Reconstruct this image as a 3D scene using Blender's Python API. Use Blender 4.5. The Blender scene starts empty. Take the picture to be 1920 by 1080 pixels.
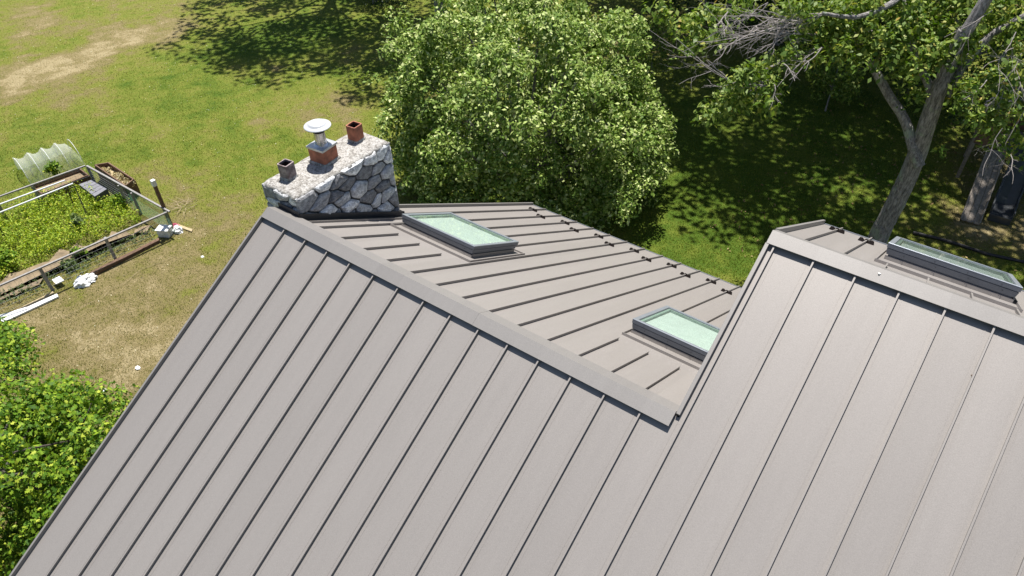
import bpy, bmesh, math, random
import numpy as np
from mathutils import Vector, Matrix
rng = np.random.default_rng(7); random.seed(7)
SC = bpy.context.scene
COL = SC.collection
# ------------------------------------------------------------------ camera, sky, sun
W = 0.42                                   # seam spacing of the metal roof
CAM = np.array([7.1763, -4.5874, 5.7844])
YAW, PIT, ROL, F = -0.641075, 0.726377, -0.020692, 1336.92
fw = np.array([math.sin(YAW)*math.cos(PIT), math.cos(YAW)*math.cos(PIT), -math.sin(PIT)])
r0 = np.array([math.cos(YAW), -math.sin(YAW), 0.0]); u0 = np.cross(r0, fw)
RV = r0*math.cos(ROL)+u0*math.sin(ROL); UV = -r0*math.sin(ROL)+u0*math.cos(ROL)
cd = bpy.data.cameras.new('camera'); cam = bpy.data.objects.new('camera', cd); COL.objects.link(cam)
cam.matrix_world = Matrix(((RV[0], UV[0], -fw[0], CAM[0]), (RV[1], UV[1], -fw[1], CAM[1]), (RV[2], UV[2], -fw[2], CAM[2]), (0, 0, 0, 1)))
cd.sensor_width = 36; cd.lens = 36*F/1920; cd.clip_end = 600; SC.camera = cam
SUN = np.array([-0.18, 0.33, 1.0]); SUN /= np.linalg.norm(SUN)
wd = bpy.data.worlds.new('World'); SC.world = wd; wd.use_nodes = True
nt = wd.node_tree; sky = nt.nodes.new('ShaderNodeTexSky'); sky.sky_type = 'NISHITA'; sky.sun_disc = False
sky.sun_elevation = math.asin(SUN[2]); sky.sun_rotation = math.atan2(SUN[0], SUN[1])
nt.links.new(sky.outputs[0], nt.nodes['Background'].inputs[0]); nt.nodes['Background'].inputs[1].default_value = 0.065
sl = bpy.data.lights.new('sun', 'SUN'); sl.energy = 5.0; sl.angle = math.radians(0.55); sl.color = (1, .955, .89)
so = bpy.data.objects.new('sun', sl); COL.objects.link(so); so.location = (0, 0, 40)
so.rotation_euler = Vector((-SUN[0], -SUN[1], -SUN[2])).to_track_quat('-Z', 'Y').to_euler()
SC.view_settings.view_transform = 'Standard'; SC.view_settings.look = 'None'
SC.view_settings.exposure = 0.80; SC.view_settings.gamma = 1

GZ = -6.5                                  # level of the lawn
def P(x, y, z=GZ):                         # photo pixel (1920 wide) -> point at height z
    d = fw+RV*(x-960)/F+UV*(540-y)/F
    return CAM+d*((z-CAM[2])/d[2])
def PD(x, y, dep):                         # photo pixel -> point at a depth
    return CAM+(fw+RV*(x-960)/F+UV*(540-y)/F)*dep

# ------------------------------------------------------------------ helpers
def tag(o, label=None, cat=None, group=None, kind=None):
    if label: o['label'] = label
    if cat: o['category'] = cat
    if group: o['group'] = group
    if kind: o['kind'] = kind
    return o
def empty(name, loc, label, cat, group=None):
    o = bpy.data.objects.new(name, None); COL.objects.link(o); o.location = loc; o.empty_display_size = .2
    return tag(o, label, cat, group)
def link(name, me, mat, parent=None):
    o = bpy.data.objects.new(name, me); COL.objects.link(o)
    for m in (mat if isinstance(mat, (list, tuple)) else [mat]): me.materials.append(m)
    if parent:
        o.parent = parent
        loc = Vector((0, 0, 0)); p = parent
        while p: loc += p.location; p = p.parent
        o.location = -loc
    return o
class MB:
    def __init__(s): s.v = []; s.f = []; s.m = []
    def poly(s, pts, faces, mi=0):
        b = len(s.v); s.v += [tuple(float(c) for c in p) for p in pts]
        s.f += [tuple(i+b for i in f) for f in faces]; s.m += [mi]*len(faces)
    def hexa(s, p8, mi=0):                 # p8: 4 bottom ccw, 4 top
        s.poly(p8, [(3, 2, 1, 0), (4, 5, 6, 7), (0, 1, 5, 4), (1, 2, 6, 5), (2, 3, 7, 6), (3, 0, 4, 7)], mi)
    def box(s, lo, hi, mi=0, rz=0, org=None):
        x0, y0, z0 = lo; x1, y1, z1 = hi
        p = [(x0, y0, z0), (x1, y0, z0), (x1, y1, z0), (x0, y1, z0), (x0, y0, z1), (x1, y0, z1), (x1, y1, z1), (x0, y1, z1)]
        if org is not None:
            c, n = math.cos(rz), math.sin(rz)
            p = [(org[0]+a*c-b*n, org[1]+a*n+b*c, org[2]+z) for a, b, z in p]
        s.hexa(p, mi)
    def bar(s, a, b, w, h, mi=0, up=(0, 0, 1)):
        a = np.array(a, float); b = np.array(b, float); d = b-a; d /= np.linalg.norm(d)
        sd = np.cross(d, np.array(up, float)); sd /= np.linalg.norm(sd); u = np.cross(sd, d)
        q = []
        for e in (a, b): q += [e-sd*w/2-u*h/2, e+sd*w/2-u*h/2, e+sd*w/2+u*h/2, e-sd*w/2+u*h/2]
        s.poly(q, [(0, 1, 2, 3), (7, 6, 5, 4), (0, 4, 5, 1), (1, 5, 6, 2), (2, 6, 7, 3), (3, 7, 4, 0)], mi)
    def tube(s, pts, rad, n=8, mi=0, cap=True):
        pts = [np.array(p, float) for p in pts]; rad = rad if hasattr(rad, '__len__') else [rad]*len(pts)
        b = len(s.v); ref = np.array([.31, .17, .93]); 
        for i, p in enumerate(pts):
            t = pts[min(i+1, len(pts)-1)]-pts[max(i-1, 0)]; t /= np.linalg.norm(t)+1e-12
            if abs(t@ref) > .95: ref2 = np.array([1., 0, 0])
            else: ref2 = ref
            x = np.cross(t, ref2); x /= np.linalg.norm(x); y = np.cross(t, x)
            for k in range(n):
                a = 2*math.pi*k/n; s.v.append(tuple(p+rad[i]*(x*math.cos(a)+y*math.sin(a))))
        for i in range(len(pts)-1):
            for k in range(n):
                s.f.append((b+i*n+k, b+i*n+(k+1) % n, b+(i+1)*n+(k+1) % n, b+(i+1)*n+k)); s.m.append(mi)
        if cap:
            s.f.append(tuple(b+k for k in range(n))[::-1]); s.m.append(mi)
            s.f.append(tuple(b+(len(pts)-1)*n+k for k in range(n))); s.m.append(mi)
    def lathe(s, prof, c, n=32, mi=0):
        b = len(s.v)
        for (r, z) in prof:
            for k in range(n):
                a = 2*math.pi*k/n; s.v.append((c[0]+r*math.cos(a), c[1]+r*math.sin(a), c[2]+z))
        for i in range(len(prof)-1):
            for k in range(n):
                s.f.append((b+i*n+k, b+i*n+(k+1) % n, b+(i+1)*n+(k+1) % n, b+(i+1)*n+k)); s.m.append(mi)
    def build(s, name, mat, parent=None, smooth=False, bevel=0):
        me = bpy.data.meshes.new(name); me.from_pydata(s.v, [], s.f)
        o = link(name, me, mat, parent)
        me.polygons.foreach_set('material_index', s.m)
        bm = bmesh.new(); bm.from_mesh(me); bmesh.ops.recalc_face_normals(bm, faces=bm.faces)
        if bevel:
            es = [e for e in bm.edges if len(e.link_faces) == 2 and e.calc_face_angle(0) > .6]
            bmesh.ops.bevel(bm, geom=es, offset=bevel, segments=2, profile=.6, affect='EDGES')
        bm.to_mesh(me); bm.free()
        if smooth: me.polygons.foreach_set('use_smooth', [True]*len(me.polygons))
        me.update(); return o

# ------------------------------------------------------------------ materials
def mat(name):
    m = bpy.data.materials.new(name); m.use_nodes = True
    n = m.node_tree.nodes; l = m.node_tree.links
    return m, n, l, n['Principled BSDF']
def N(n, t, **k):
    x = n.new('ShaderNode'+t)
    for a, b in k.items():
        if a in x.inputs: x.inputs[a].default_value = b
        else: setattr(x, a, b)
    return x
def ramp(n, l, fac, stops):
    r = n.new('ShaderNodeValToRGB'); e = r.color_ramp.elements
    while len(e) < len(stops): e.new(.5)
    for i, (p, c) in enumerate(stops):
        e[i].position = p; e[i].color = (*c, 1) if len(c) == 3 else c
    l.new(fac, r.inputs[0]); return r
def simple(name, col, rough=.6, var=.15, scale=20, bump=.0, metal=0, spec=.5, dirt=None):
    m, n, l, b = mat(name)
    tc = N(n, 'TexCoord'); no = N(n, 'TexNoise', Scale=scale, Detail=6.0, Roughness=.6); l.new(tc.outputs['Object'], no.inputs['Vector'])
    lo = tuple(c*(1-var) for c in col); hi = tuple(min(1, c*(1+var)) for c in col)
    st = [(.3, lo), (.7, hi)]
    if dirt: st = [(.25, dirt), (.42, lo), (.7, hi)]
    rp = ramp(n, l, no.outputs[0], st); l.new(rp.outputs[0], b.inputs['Base Color'])
    b.inputs['Roughness'].default_value = rough; b.inputs['Metallic'].default_value = metal; b.inputs['Specular IOR Level'].default_value = spec
    if bump:
        bp = N(n, 'Bump', Strength=bump, Distance=.02); l.new(no.outputs[0], bp.inputs['Height']); l.new(bp.outputs[0], b.inputs['Normal'])
    return m
def metal_roof(name, col, rough=.42, spec=.6):
    m, n, l, b = mat(name)
    tc = N(n, 'TexCoord')
    a = N(n, 'TexNoise', Scale=110.0, Detail=4.0, Roughness=.8); l.new(tc.outputs['Object'], a.inputs['Vector'])
    mp = N(n, 'Mapping'); mp.inputs['Scale'].default_value = (7, .7, .7); l.new(tc.outputs['Object'], mp.inputs[0])
    c = N(n, 'TexNoise', Scale=1.6, Detail=6.0, Roughness=.6); l.new(mp.outputs[0], c.inputs['Vector'])    # faint run-off streaks down the slope
    rp = ramp(n, l, a.outputs[0], [(.25, tuple(x*.80 for x in col)), (.75, tuple(x*1.20 for x in col))])
    rs = ramp(n, l, c.outputs[0], [(.3, (.985, .984, .982)), (.7, (1.012, 1.012, 1.012))])
    sx = N(n, 'SeparateXYZ'); l.new(tc.outputs['Object'], sx.inputs[0])
    dv = N(n, 'Math', operation='MULTIPLY'); dv.inputs[1].default_value = 1/.42; l.new(sx.outputs[0], dv.inputs[0])
    fl = N(n, 'Math', operation='FLOOR'); l.new(dv.outputs[0], fl.inputs[0])
    wn = N(n, 'TexWhiteNoise', noise_dimensions='1D'); l.new(fl.outputs[0], wn.inputs['W'])
    rw = ramp(n, l, wn.outputs['Value'], [(0, (.965, .965, .965)), (1, (1.03, 1.03, 1.03))])
    m1 = N(n, 'Mix', data_type='RGBA', blend_type='MULTIPLY'); m1.inputs[0].default_value = 1; l.new(rp.outputs[0], m1.inputs[6]); l.new(rs.outputs[0], m1.inputs[7])
    m2 = N(n, 'Mix', data_type='RGBA', blend_type='MULTIPLY'); m2.inputs[0].default_value = 1; l.new(m1.outputs[2], m2.inputs[6]); l.new(rw.outputs[0], m2.inputs[7])
    l.new(m2.outputs[2], b.inputs['Base Color'])
    b.inputs['Specular IOR Level'].default_value = spec; b.inputs['Metallic'].default_value = .15
    mr = N(n, 'MapRange'); mr.inputs[3].default_value = rough-.05; mr.inputs[4].default_value = rough+.07
    l.new(c.outputs[0], mr.inputs[0]); l.new(mr.outputs[0], b.inputs['Roughness'])
    # slight oil canning across each pan
    w = N(n, 'TexNoise', Scale=1.0, Detail=1.0); m3 = N(n, 'Mapping'); m3.inputs['Scale'].default_value = (4.5, .8, .8); l.new(tc.outputs['Object'], m3.inputs[0]); l.new(m3.outputs[0], w.inputs['Vector'])
    b1 = N(n, 'Bump', Strength=.06, Distance=.03); l.new(w.outputs[0], b1.inputs['Height'])
    b2 = N(n, 'Bump', Strength=.10, Distance=.001); l.new(a.outputs[0], b2.inputs['Height']); l.new(b1.outputs[0], b2.inputs['Normal'])
    l.new(b2.outputs[0], b.inputs['Normal'])
    return m
def leaf_mat(name, cols, trans=.35, rough=.6):
    m, n, l, b = mat(name)
    g = N(n, 'NewGeometry'); rp = ramp(n, l, g.outputs['Random Per Island'], cols)
    l.new(rp.outputs[0], b.inputs['Base Color']); b.inputs['Roughness'].default_value = rough; b.inputs['Specular IOR Level'].default_value = .22
    tr = N(n, 'BsdfTranslucent'); mx = N(n, 'MixShader'); mx.inputs[0].default_value = trans
    hs = N(n, 'HueSaturation', Saturation=1.15, Value=1.3); l.new(rp.outputs[0], hs.inputs['Color']); l.new(hs.outputs[0], tr.inputs[0])
    l.new(b.outputs[0], mx.inputs[1]); l.new(tr.outputs[0], mx.inputs[2]); l.new(mx.outputs[0], n['Material Output'].inputs[0])
    return m
M_ROOF = metal_roof('roof_metal', (.249, .231, .218), .48, .42)
M_TRIM = metal_roof('trim_metal', (.214, .203, .195), .48, .42)
M_SKY = simple('skylight_metal', (.12, .135, .16), .42, .08, 8, 0, .3)
M_SKYTOP = simple('skylight_alloy', (.33, .36, .40), .35, .08, 8, 0, .5)
M_DARK = simple('black_rubber', (.02, .018, .02), .6, .2, 30)
M_FLASH = simple('flashing_metal', (.05, .05, .053), .5, .15, 6, 0, .2)
M_GUARD = simple('guard_bronze', (.018, .012, .011), .45, .2, 30, 0, .3)
M_WALL = simple('siding', (.42, .40, .37), .7, .06, 3)
M_MORTAR = simple('mortar', (.045, .045, .047), .95, .35, 30, .4)
M_RAIL = simple('grey_rail', (.24, .23, .22), .85, .25, 14, .3)
M_WOOD = simple('weathered_wood', (.22, .19, .16), .85, .35, 14, .3)
M_BROWN = simple('brown_boards', (.13, .075, .045), .8, .3, 12, .2)
M_PIPE = simple('white_pipe', (.62, .64, .66), .4, .1, 12)
M_WHITE = simple('white_plastic', (.72, .73, .74), .5, .12, 14, .2)
M_GREYBOX = simple('grey_plastic', (.09, .09, .10), .5, .12, 8)
M_PINK = simple('pink_plastic', (.55, .12, .2), .5, .2, 10)
M_STRAW = simple('straw', (.36, .29, .17), .9, .3, 30)
M_SLIDE = simple('slide_plastic', (.05, .056, .063), .28, .2, 4)
M_GALV = simple('galvanised', (.58, .59, .61), .35, .04, 30, 0, .15)
M_STEEL = simple('pipe_steel', (.55, .55, .56), .25, .3, 18, 0, .9)
M_TERRA = simple('terracotta', (.36, .125, .072), .75, .28, 9, .25, dirt=(.15, .05, .035))
M_SOOT = simple('soot', (.03, .012, .010), .95, .4, 10)
M_PLATE = simple('cap_plate', (.50, .51, .52), .35, .12, 20, 0, .5)

def stone_mat():
    m, n, l, b = mat('field_stone')
    g = N(n, 'NewGeometry'); tc = N(n, 'TexCoord')
    rp = ramp(n, l, g.outputs['Random Per Island'], [(0, (.16, .16, .165)), (.4, (.34, .34, .35)), (.7, (.56, .57, .58)), (1, (.85, .86, .87))])
    no = N(n, 'TexNoise', Scale=16.0, Detail=9.0, Roughness=.72); l.new(tc.outputs['Object'], no.inputs['Vector'])
    mp = N(n, 'Mapping'); mp.inputs['Rotation'].default_value = (.5, .4, .3); mp.inputs['Scale'].default_value = (1, 1, 4.5); l.new(tc.outputs['Object'], mp.inputs[0])
    st = N(n, 'TexNoise', Scale=9.0, Detail=8.0, Roughness=.75, Distortion=1.2); l.new(mp.outputs[0], st.inputs['Vector'])
    r2 = ramp(n, l, no.outputs[0], [(.3, (.45, .45, .47)), (.5, (.95, .95, .95)), (.72, (1.7, 1.7, 1.68))])
    r3 = ramp(n, l, st.outputs[0], [(.36, (.35, .35, .37)), (.5, (1, 1, 1)), (.75, (1.25, 1.25, 1.25))])
    mx = N(n, 'Mix', data_type='RGBA', blend_type='MULTIPLY'); mx.inputs[0].default_value = 1; l.new(rp.outputs[0], mx.inputs[6]); l.new(r2.outputs[0], mx.inputs[7])
    m3 = N(n, 'Mix', data_type='RGBA', blend_type='MULTIPLY'); m3.inputs[0].default_value = .9; l.new(mx.outputs[2], m3.inputs[6]); l.new(r3.outputs[0], m3.inputs[7])
    l.new(m3.outputs[2], b.inputs['Base Color']); b.inputs['Roughness'].default_value = .88
    bp = N(n, 'Bump', Strength=.9, Distance=.02); l.new(st.outputs[0], bp.inputs['Height'])
    b2 = N(n, 'Bump', Strength=.6, Distance=.012); l.new(no.outputs[0], b2.inputs['Height']); l.new(bp.outputs[0], b2.inputs['Normal']); l.new(b2.outputs[0], b.inputs['Normal'])
    return m
M_STONE = stone_mat()
def crown_mat():
    m, n, l, b = mat('crown_concrete')
    tc = N(n, 'TexCoord'); no = N(n, 'TexNoise', Scale=13.0, Detail=10.0, Roughness=.8); l.new(tc.outputs['Object'], no.inputs['Vector'])
    n2 = N(n, 'TexNoise', Scale=30.0, Detail=9.0, Roughness=.85); l.new(tc.outputs['Object'], n2.inputs['Vector'])
    a = ramp(n, l, no.outputs[0], [(.36, (.17, .155, .14)), (.46, (.28, .265, .24)), (.54, (.44, .43, .41)), (.64, (.29, .27, .25))])
    c = ramp(n, l, n2.outputs[0], [(.40, (.18, .16, .15)), (.50, (.9, .9, .9)), (.66, (1.35, 1.35, 1.33))])
    mx = N(n, 'Mix', data_type='RGBA', blend_type='MULTIPLY'); mx.inputs[0].default_value = .85; l.new(a.outputs[0], mx.inputs[6]); l.new(c.outputs[0], mx.inputs[7])
    l.new(mx.outputs[2], b.inputs['Base Color']); b.inputs['Roughness'].default_value = .92
    bp = N(n, 'Bump', Strength=.5, Distance=.015); l.new(n2.outputs[0], bp.inputs['Height']); l.new(bp.outputs[0], b.inputs['Normal'])
    return m
M_CROWN = crown_mat()
M_STAIN = simple('stained_clay', (.26, .21, .21), .85, .45, 16, .3, dirt=(.12, .03, .03))
def bark_mat(name, c0, c1, c2):
    m, n, l, b = mat(name)
    tc = N(n, 'TexCoord'); mp = N(n, 'Mapping'); mp.inputs['Scale'].default_value = (1, 1, .28); l.new(tc.outputs['Object'], mp.inputs[0])
    no = N(n, 'TexNoise', Scale=22.0, Detail=8.0, Roughness=.7); l.new(mp.outputs[0], no.inputs['Vector'])
    n2 = N(n, 'TexNoise', Scale=2.6, Detail=6.0, Roughness=.7); l.new(tc.outputs['Object'], n2.inputs['Vector'])
    a = ramp(n, l, no.outputs[0], [(.35, c0), (.62, c1)]); k = ramp(n, l, n2.outputs[0], [(.55, (0, 0, 0)), (.62, (1, 1, 1))])
    mx = N(n, 'Mix', data_type='RGBA'); l.new(k.outputs[0], mx.inputs[0]); l.new(a.outputs[0], mx.inputs[6]); mx.inputs[7].default_value = (*c2, 1)
    m2 = N(n, 'Mix', data_type='RGBA', blend_type='MULTIPLY'); m2.inputs[0].default_value = .5; l.new(mx.outputs[2], m2.inputs[6]); l.new(no.outputs[0], m2.inputs[7])
    l.new(m2.outputs[2], b.inputs['Base Color']); b.inputs['Roughness'].default_value = .9
    bp = N(n, 'Bump', Strength=1, Distance=.04); l.new(no.outputs[0], bp.inputs['Height']); l.new(bp.outputs[0], b.inputs['Normal'])
    return m
M_BARK_YOUNG = bark_mat('young_bark', (.04, .035, .03), (.12, .10, .085), (.10, .10, .08))
M_BARK = bark_mat('bark', (.11, .10, .10), (.46, .43, .42), (.38, .43, .34))
M_DEAD = simple('dead_wood', (.27, .245, .235), .85, .3, 25, .2)

def glass_mat():
    m, n, l, b = mat('skylight_glass')
    tr = N(n, 'BsdfTransparent'); tr.inputs[0].default_value = (.93, .975, .95, 1)
    gl = N(n, 'BsdfGlossy', Roughness=.03); fr = N(n, 'Fresnel', IOR=1.55)
    mx = N(n, 'MixShader'); gg = N(n, 'NewGeometry'); sb = N(n, 'Math', operation='SUBTRACT'); sb.inputs[0].default_value = 1; l.new(gg.outputs['Backfacing'], sb.inputs[1]); ml = N(n, 'Math', operation='MULTIPLY'); l.new(sb.outputs[0], ml.inputs[0]); l.new(fr.outputs[0], ml.inputs[1]); l.new(ml.outputs[0], mx.inputs[0]); l.new(tr.outputs[0], mx.inputs[1]); l.new(gl.outputs[0], mx.inputs[2])
    df = N(n, 'BsdfDiffuse'); tc = N(n, 'TexCoord'); no = N(n, 'TexNoise', Scale=9.0, Detail=9.0, Roughness=.85); l.new(tc.outputs['Object'], no.inputs['Vector'])
    rr = ramp(n, l, no.outputs[0], [(.42, (.02, .02, .02)), (.7, (.11, .11, .11))]); df.inputs[0].default_value = (.42, .46, .44, 1)
    m2 = N(n, 'MixShader'); l.new(rr.outputs[0], m2.inputs[0]); l.new(mx.outputs[0], m2.inputs[1]); l.new(df.outputs[0], m2.inputs[2])
    l.new(m2.outputs[0], n['Material Output'].inputs[0]); return m
M_GLASS = glass_mat()
M_BLIND = simple('white_blind', (.47, .505, .485), .7, .04, 2)
M_WELL = simple('pale_well', (.24, .31, .275), .6, .1, 6)

# ------------------------------------------------------------------ house
AL = 0.5117; CA, SA = math.cos(AL), math.sin(AL)
R2 = 5.3*W                                  # the higher ridge, measured up the shared slope
O2 = np.array([0, R2*CA, R2*SA])
def nearp(x, s, h=0): return np.array([x, -s*CA-h*SA, -s*SA+h*CA])
def farp(x, t, h=0, o=(0, 0, 0)): return np.array([x+o[0], o[1]+t*CA+h*SA, o[2]-t*SA+h*CA])
def far2p(x, t, h=0): return farp(x, t, h, O2)
def rbox(mb, fn, x0, x1, a0, a1, h0, h1, mi=0):
    mb.hexa([fn(x0, a0, h0), fn(x1, a0, h0), fn(x1, a1, h0), fn(x0, a1, h0), fn(x0, a0, h1), fn(x1, a0, h1), fn(x1, a1, h1), fn(x0, a1, h1)], mi)
XL, XR2, XE = -1.13*W, 13.84*W, 27*W        # left rake, rake of the higher part, right end
SE = 17.2*W; TE = 17.85*W; TE2 = 8.75*W
house = empty('house', (0, 0, GZ), 'grey standing seam metal roofed house with two ridges and three skylights', 'house')
def slope(name, fn, x0, x1, a0, a1, ribs, sgn):
    """pans with tall folded ribs; ribs = [(x, [(a0,a1),...])]"""
    mb = MB()
    rbox(mb, fn, x0, x1, a0, a1, -.05, 0)
    for x, segs in ribs:
        for s0, s1 in segs:
            rbox(mb, fn, x-.0055, x+.0055, s0, s1, .0, .035)
            rbox(mb, fn, x-.0075, x+.0095, s0, s1, .029, .0385)
            if sgn: 
                rbox(mb, fn, x+.050, x+.058, s0, s1, -.001, .0016); rbox(mb, fn, x-.058, x-.046, s0, s1, -.001, .002)
    return mb.build(name, M_ROOF, house)
ribs1 = [(k*W, [(.10*W, SE-.02)]) for k in range(0, 14)]
s1 = slope('roof_slope', nearp, XL, XR2+.012, 0.0, SE, ribs1, True); tag(s1, 'long low slope in the foreground below the left ridge')
ribs2 = [(k*W, [(-R2+.10*W, SE-.02)]) for k in range(14, 27)]
s2 = slope('roof_slope', nearp, XR2+.0125, XE, -R2, SE, ribs2, True); tag(s2, 'tall foreground slope climbing to the right ridge')
XO = .69
def far_segs(k):
    if k in (1, 2, 3): return [(.50*W, 3.40*W), (7.75*W, TE-.01)]
    if k in (10, 11, 12): return [(.50*W, 3.33*W), (7.8*W, TE-.01)]
    return [(.50*W, TE-.01)]
rf = [((k+XO)*W, far_segs(k)) for k in range(-1, 13)]+[((13.66)*W, [(.50*W, .75*W)])]
s3 = slope('roof_slope', farp, XL, XR2+.06, 0.0, TE, rf, False); tag(s3, 'back slope behind the left ridge with two skylights')
rf2 = [((k+.46)*W, [(.35*W, TE2-.01)] if k < 16 or k > 19 else [(.35*W, 1.95*W), (7.6*W, TE2-.01)]) for k in range(14, 27)]
s4 = slope('roof_slope', far2p, XR2, XE, 0.0, TE2, rf2, False); tag(s4, 'short back slope behind the right ridge with one skylight')

def ridge_cap(x0, x1, o, joints, lab):
    oy, oz = o[1], o[2]
    cr = []
    A = lambda t, h: (oy+t*CA+h*SA, oz-t*SA+h*CA)
    B = lambda s, h: (oy-s*CA-h*SA, oz-s*SA+h*CA)
    ap = (oy, oz+.062)
    outer = [A(.50*W, .004), A(.45*W, .048), ap, B(.315*W, .056), B(.315*W, .044)]
    inner = [A(.49*W, .002), A(.44*W, .044), (oy, oz+.056), B(.305*W, .049), B(.305*W, .045)]
    mb = MB(); xs = [x0]+joints+[x1]
    for i in range(len(xs)-1):
        dz = .0 if i % 2 == 0 else .0025
        a, b = xs[i], xs[i+1]
        pts = []
        for x in (a, b):
            pts += [(x, y, z+dz) for y, z in outer]+[(x, y, z+dz) for y, z in inner[::-1]]
        n = 10; mb.poly(pts, [tuple(range(n))[::-1], tuple(range(n, 2*n))]+[(k, (k+1) % n, (k+1) % n+n, k+n) for k in range(n)])
    c = mb.build('ridge_cap', M_TRIM, house); tag(c, lab)
    # closure strip set back under the cap
    mb = MB(); f = (lambda x, s, h: nearp(x, s, h)+np.array(o))
    rbox(mb, f, x0+.02, x1-.01, .10*W, .12*W, .0005, .042)
    m = mb.build('closure_strip', M_DARK, c); return c
ridge_cap(XL-.01, XR2-.035, (0, 0, 0), [1.0, 3.27], 'ridge cap of the lower left ridge')
ridge_cap(XR2-.02, XE, O2, [], 'ridge cap of the higher right ridge')
def rake(fn, x, w, a0, a1, h, lab, gap=True):
    mb = MB(); rbox(mb, fn, x-w, x, a0, a1, -.17, h)
    o = mb.build('rake_trim', M_TRIM, house, bevel=.002); tag(o, lab)
rake(nearp, XL+.006, .030, .30*W, SE, .052, 'edge trim down the left foreground slope')
rake(farp, XL, .040, .50*W, TE, .055, 'edge trim beside the chimney down the back slope')
rake(nearp, XR2+.012, .040, -R2+.31*W, -.02, .052, 'edge trim of the higher right slope over the gable')
rake(far2p, XR2, .04, .50*W, TE2, .060, 'edge trim at the left end of the right back slope')
def eave(fn, x0, x1, t, lab):
    mb = MB(); rbox(mb, fn, x0, x1, t, t+.035, -.10, .010); rbox(mb, fn, x0, x1, t-.012, t+.002, .002, .016, 0)
    tag(mb.build('eave_trim', M_PIPE if False else M_SKYTOP, house, bevel=.002), lab)
eave(farp, XL-.04, XR2, TE, 'pale drip edge along the back eave'); eave(far2p, XR2-.04, XE, TE2, 'pale drip edge of the right back eave')
eave(nearp, XL-.04, XE, SE, 'drip edge along the front eave')
# walls (a prism below the roof)
mb = MB()
def prism(x0, x1, prof):
    n = len(prof); pts = [(x0, y, z) for y, z in prof]+[(x1, y, z) for y, z in prof]
    mb.poly(pts, [tuple(range(n))[::-1], tuple(range(n, 2*n))]+[(k, (k+1) % n, (k+1) % n+n, k+n) for k in range(n)])
def zr(y, o=(0, 0)): return o[1]-abs(y-o[0])*math.tan(AL)-.09
yn, yf = -(SE-.45)*CA, (TE-.45)*CA
prism(XL+.22, XR2+.05, [(yn, GZ), (yf, GZ), (yf, zr(yf)), (0, zr(0)), (yn, zr(yn))])
y2 = O2[1]+(TE2-.4)*CA
prism(XR2+.053, XE-.3, [(yn, GZ), (y2, GZ), (y2, zr(y2, (O2[1], O2[2]))), (O2[1], zr(O2[1], (O2[1], O2[2]))), (yn, zr(yn))])
mb.build('wall', M_WALL, house)
# snow guards
GUARD = None
def snow_guard(fn, x, t, par):
    global GUARD
    if GUARD is None:
        mb = MB()
        for sx in (-1, 1):                 # two half-round pads clamped either side of the rib
            prof = [(0, 0), (.016, .018), (.05, .032), (.075, .03), (.088, .004), (.06, -.002), (.03, 0)]
            pts = [(sx*(.006+a*1.15), -.022, b*1.7) for a, b in prof]+[(sx*(.006+a*1.15), .022, b*1.7) for a, b in prof]
            n = len(prof); mb.poly(pts, [tuple(range(n)), tuple(range(n, 2*n))[::-1]]+[(k, (k+1) % n, (k+1) % n+n, k+n) for k in range(n)])
            mb.box((min(sx*.005, sx*.022), -.028, .004), (max(sx*.005, sx*.022), .028, .048))
        mb.box((-.018, -.02, .040), (.018, .02, .052))
        o = mb.build('snow_guard', M_GUARD, None, bevel=.0015); GUARD = o.data
    else:
        o = bpy.data.objects.new('snow_guard', GUARD); COL.objects.link(o)
    o.parent = par; base = fn(x, t, 0); o.location = Vector(base)-Vector((0, 0, GZ)) - (par.location if par is not house else Vector((0, 0, 0)))
    o.rotation_euler = (-AL, 0, 0)
for k, t in zip(range(-1, 11), (16.45, 15.6)*6): snow_guard(farp, (k+XO)*W, t*W, s3)
snow_guard(far2p, 14.46*W, 7.35*W, s4); snow_guard(far2p, 15.46*W, 6.9*W, s4)

for k, (sx_, ss_, sz_) in enumerate(((19.0, -3.75, .014), (17.1, 3.4, .010), (16.45, -5.22, .012))):
    q_ = nearp(sx_*W, ss_*W, .004 if k < 2 else .062); bm = bmesh.new(); bmesh.ops.create_icosphere(bm, subdivisions=2, radius=sz_)
    for v_ in bm.verts: v_.co.z *= .35; v_.co.x *= 1+.4*math.sin(v_.co.y*300)
    me = bpy.data.meshes.new('dropping'); bm.to_mesh(me); bm.free(); o_ = link('dropping', me, simple('speck', ((.10, .06, .04), (.12, .07, .05), (.7, .7, .68))[k], .8)); o_.location = q_
    tag(o_, ('small brown speck on the right foreground slope below the ridge', 'tiny brown speck on a seam of the lower right foreground slope', 'small white speck on the higher right ridge cap')[k], 'speck')
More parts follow.
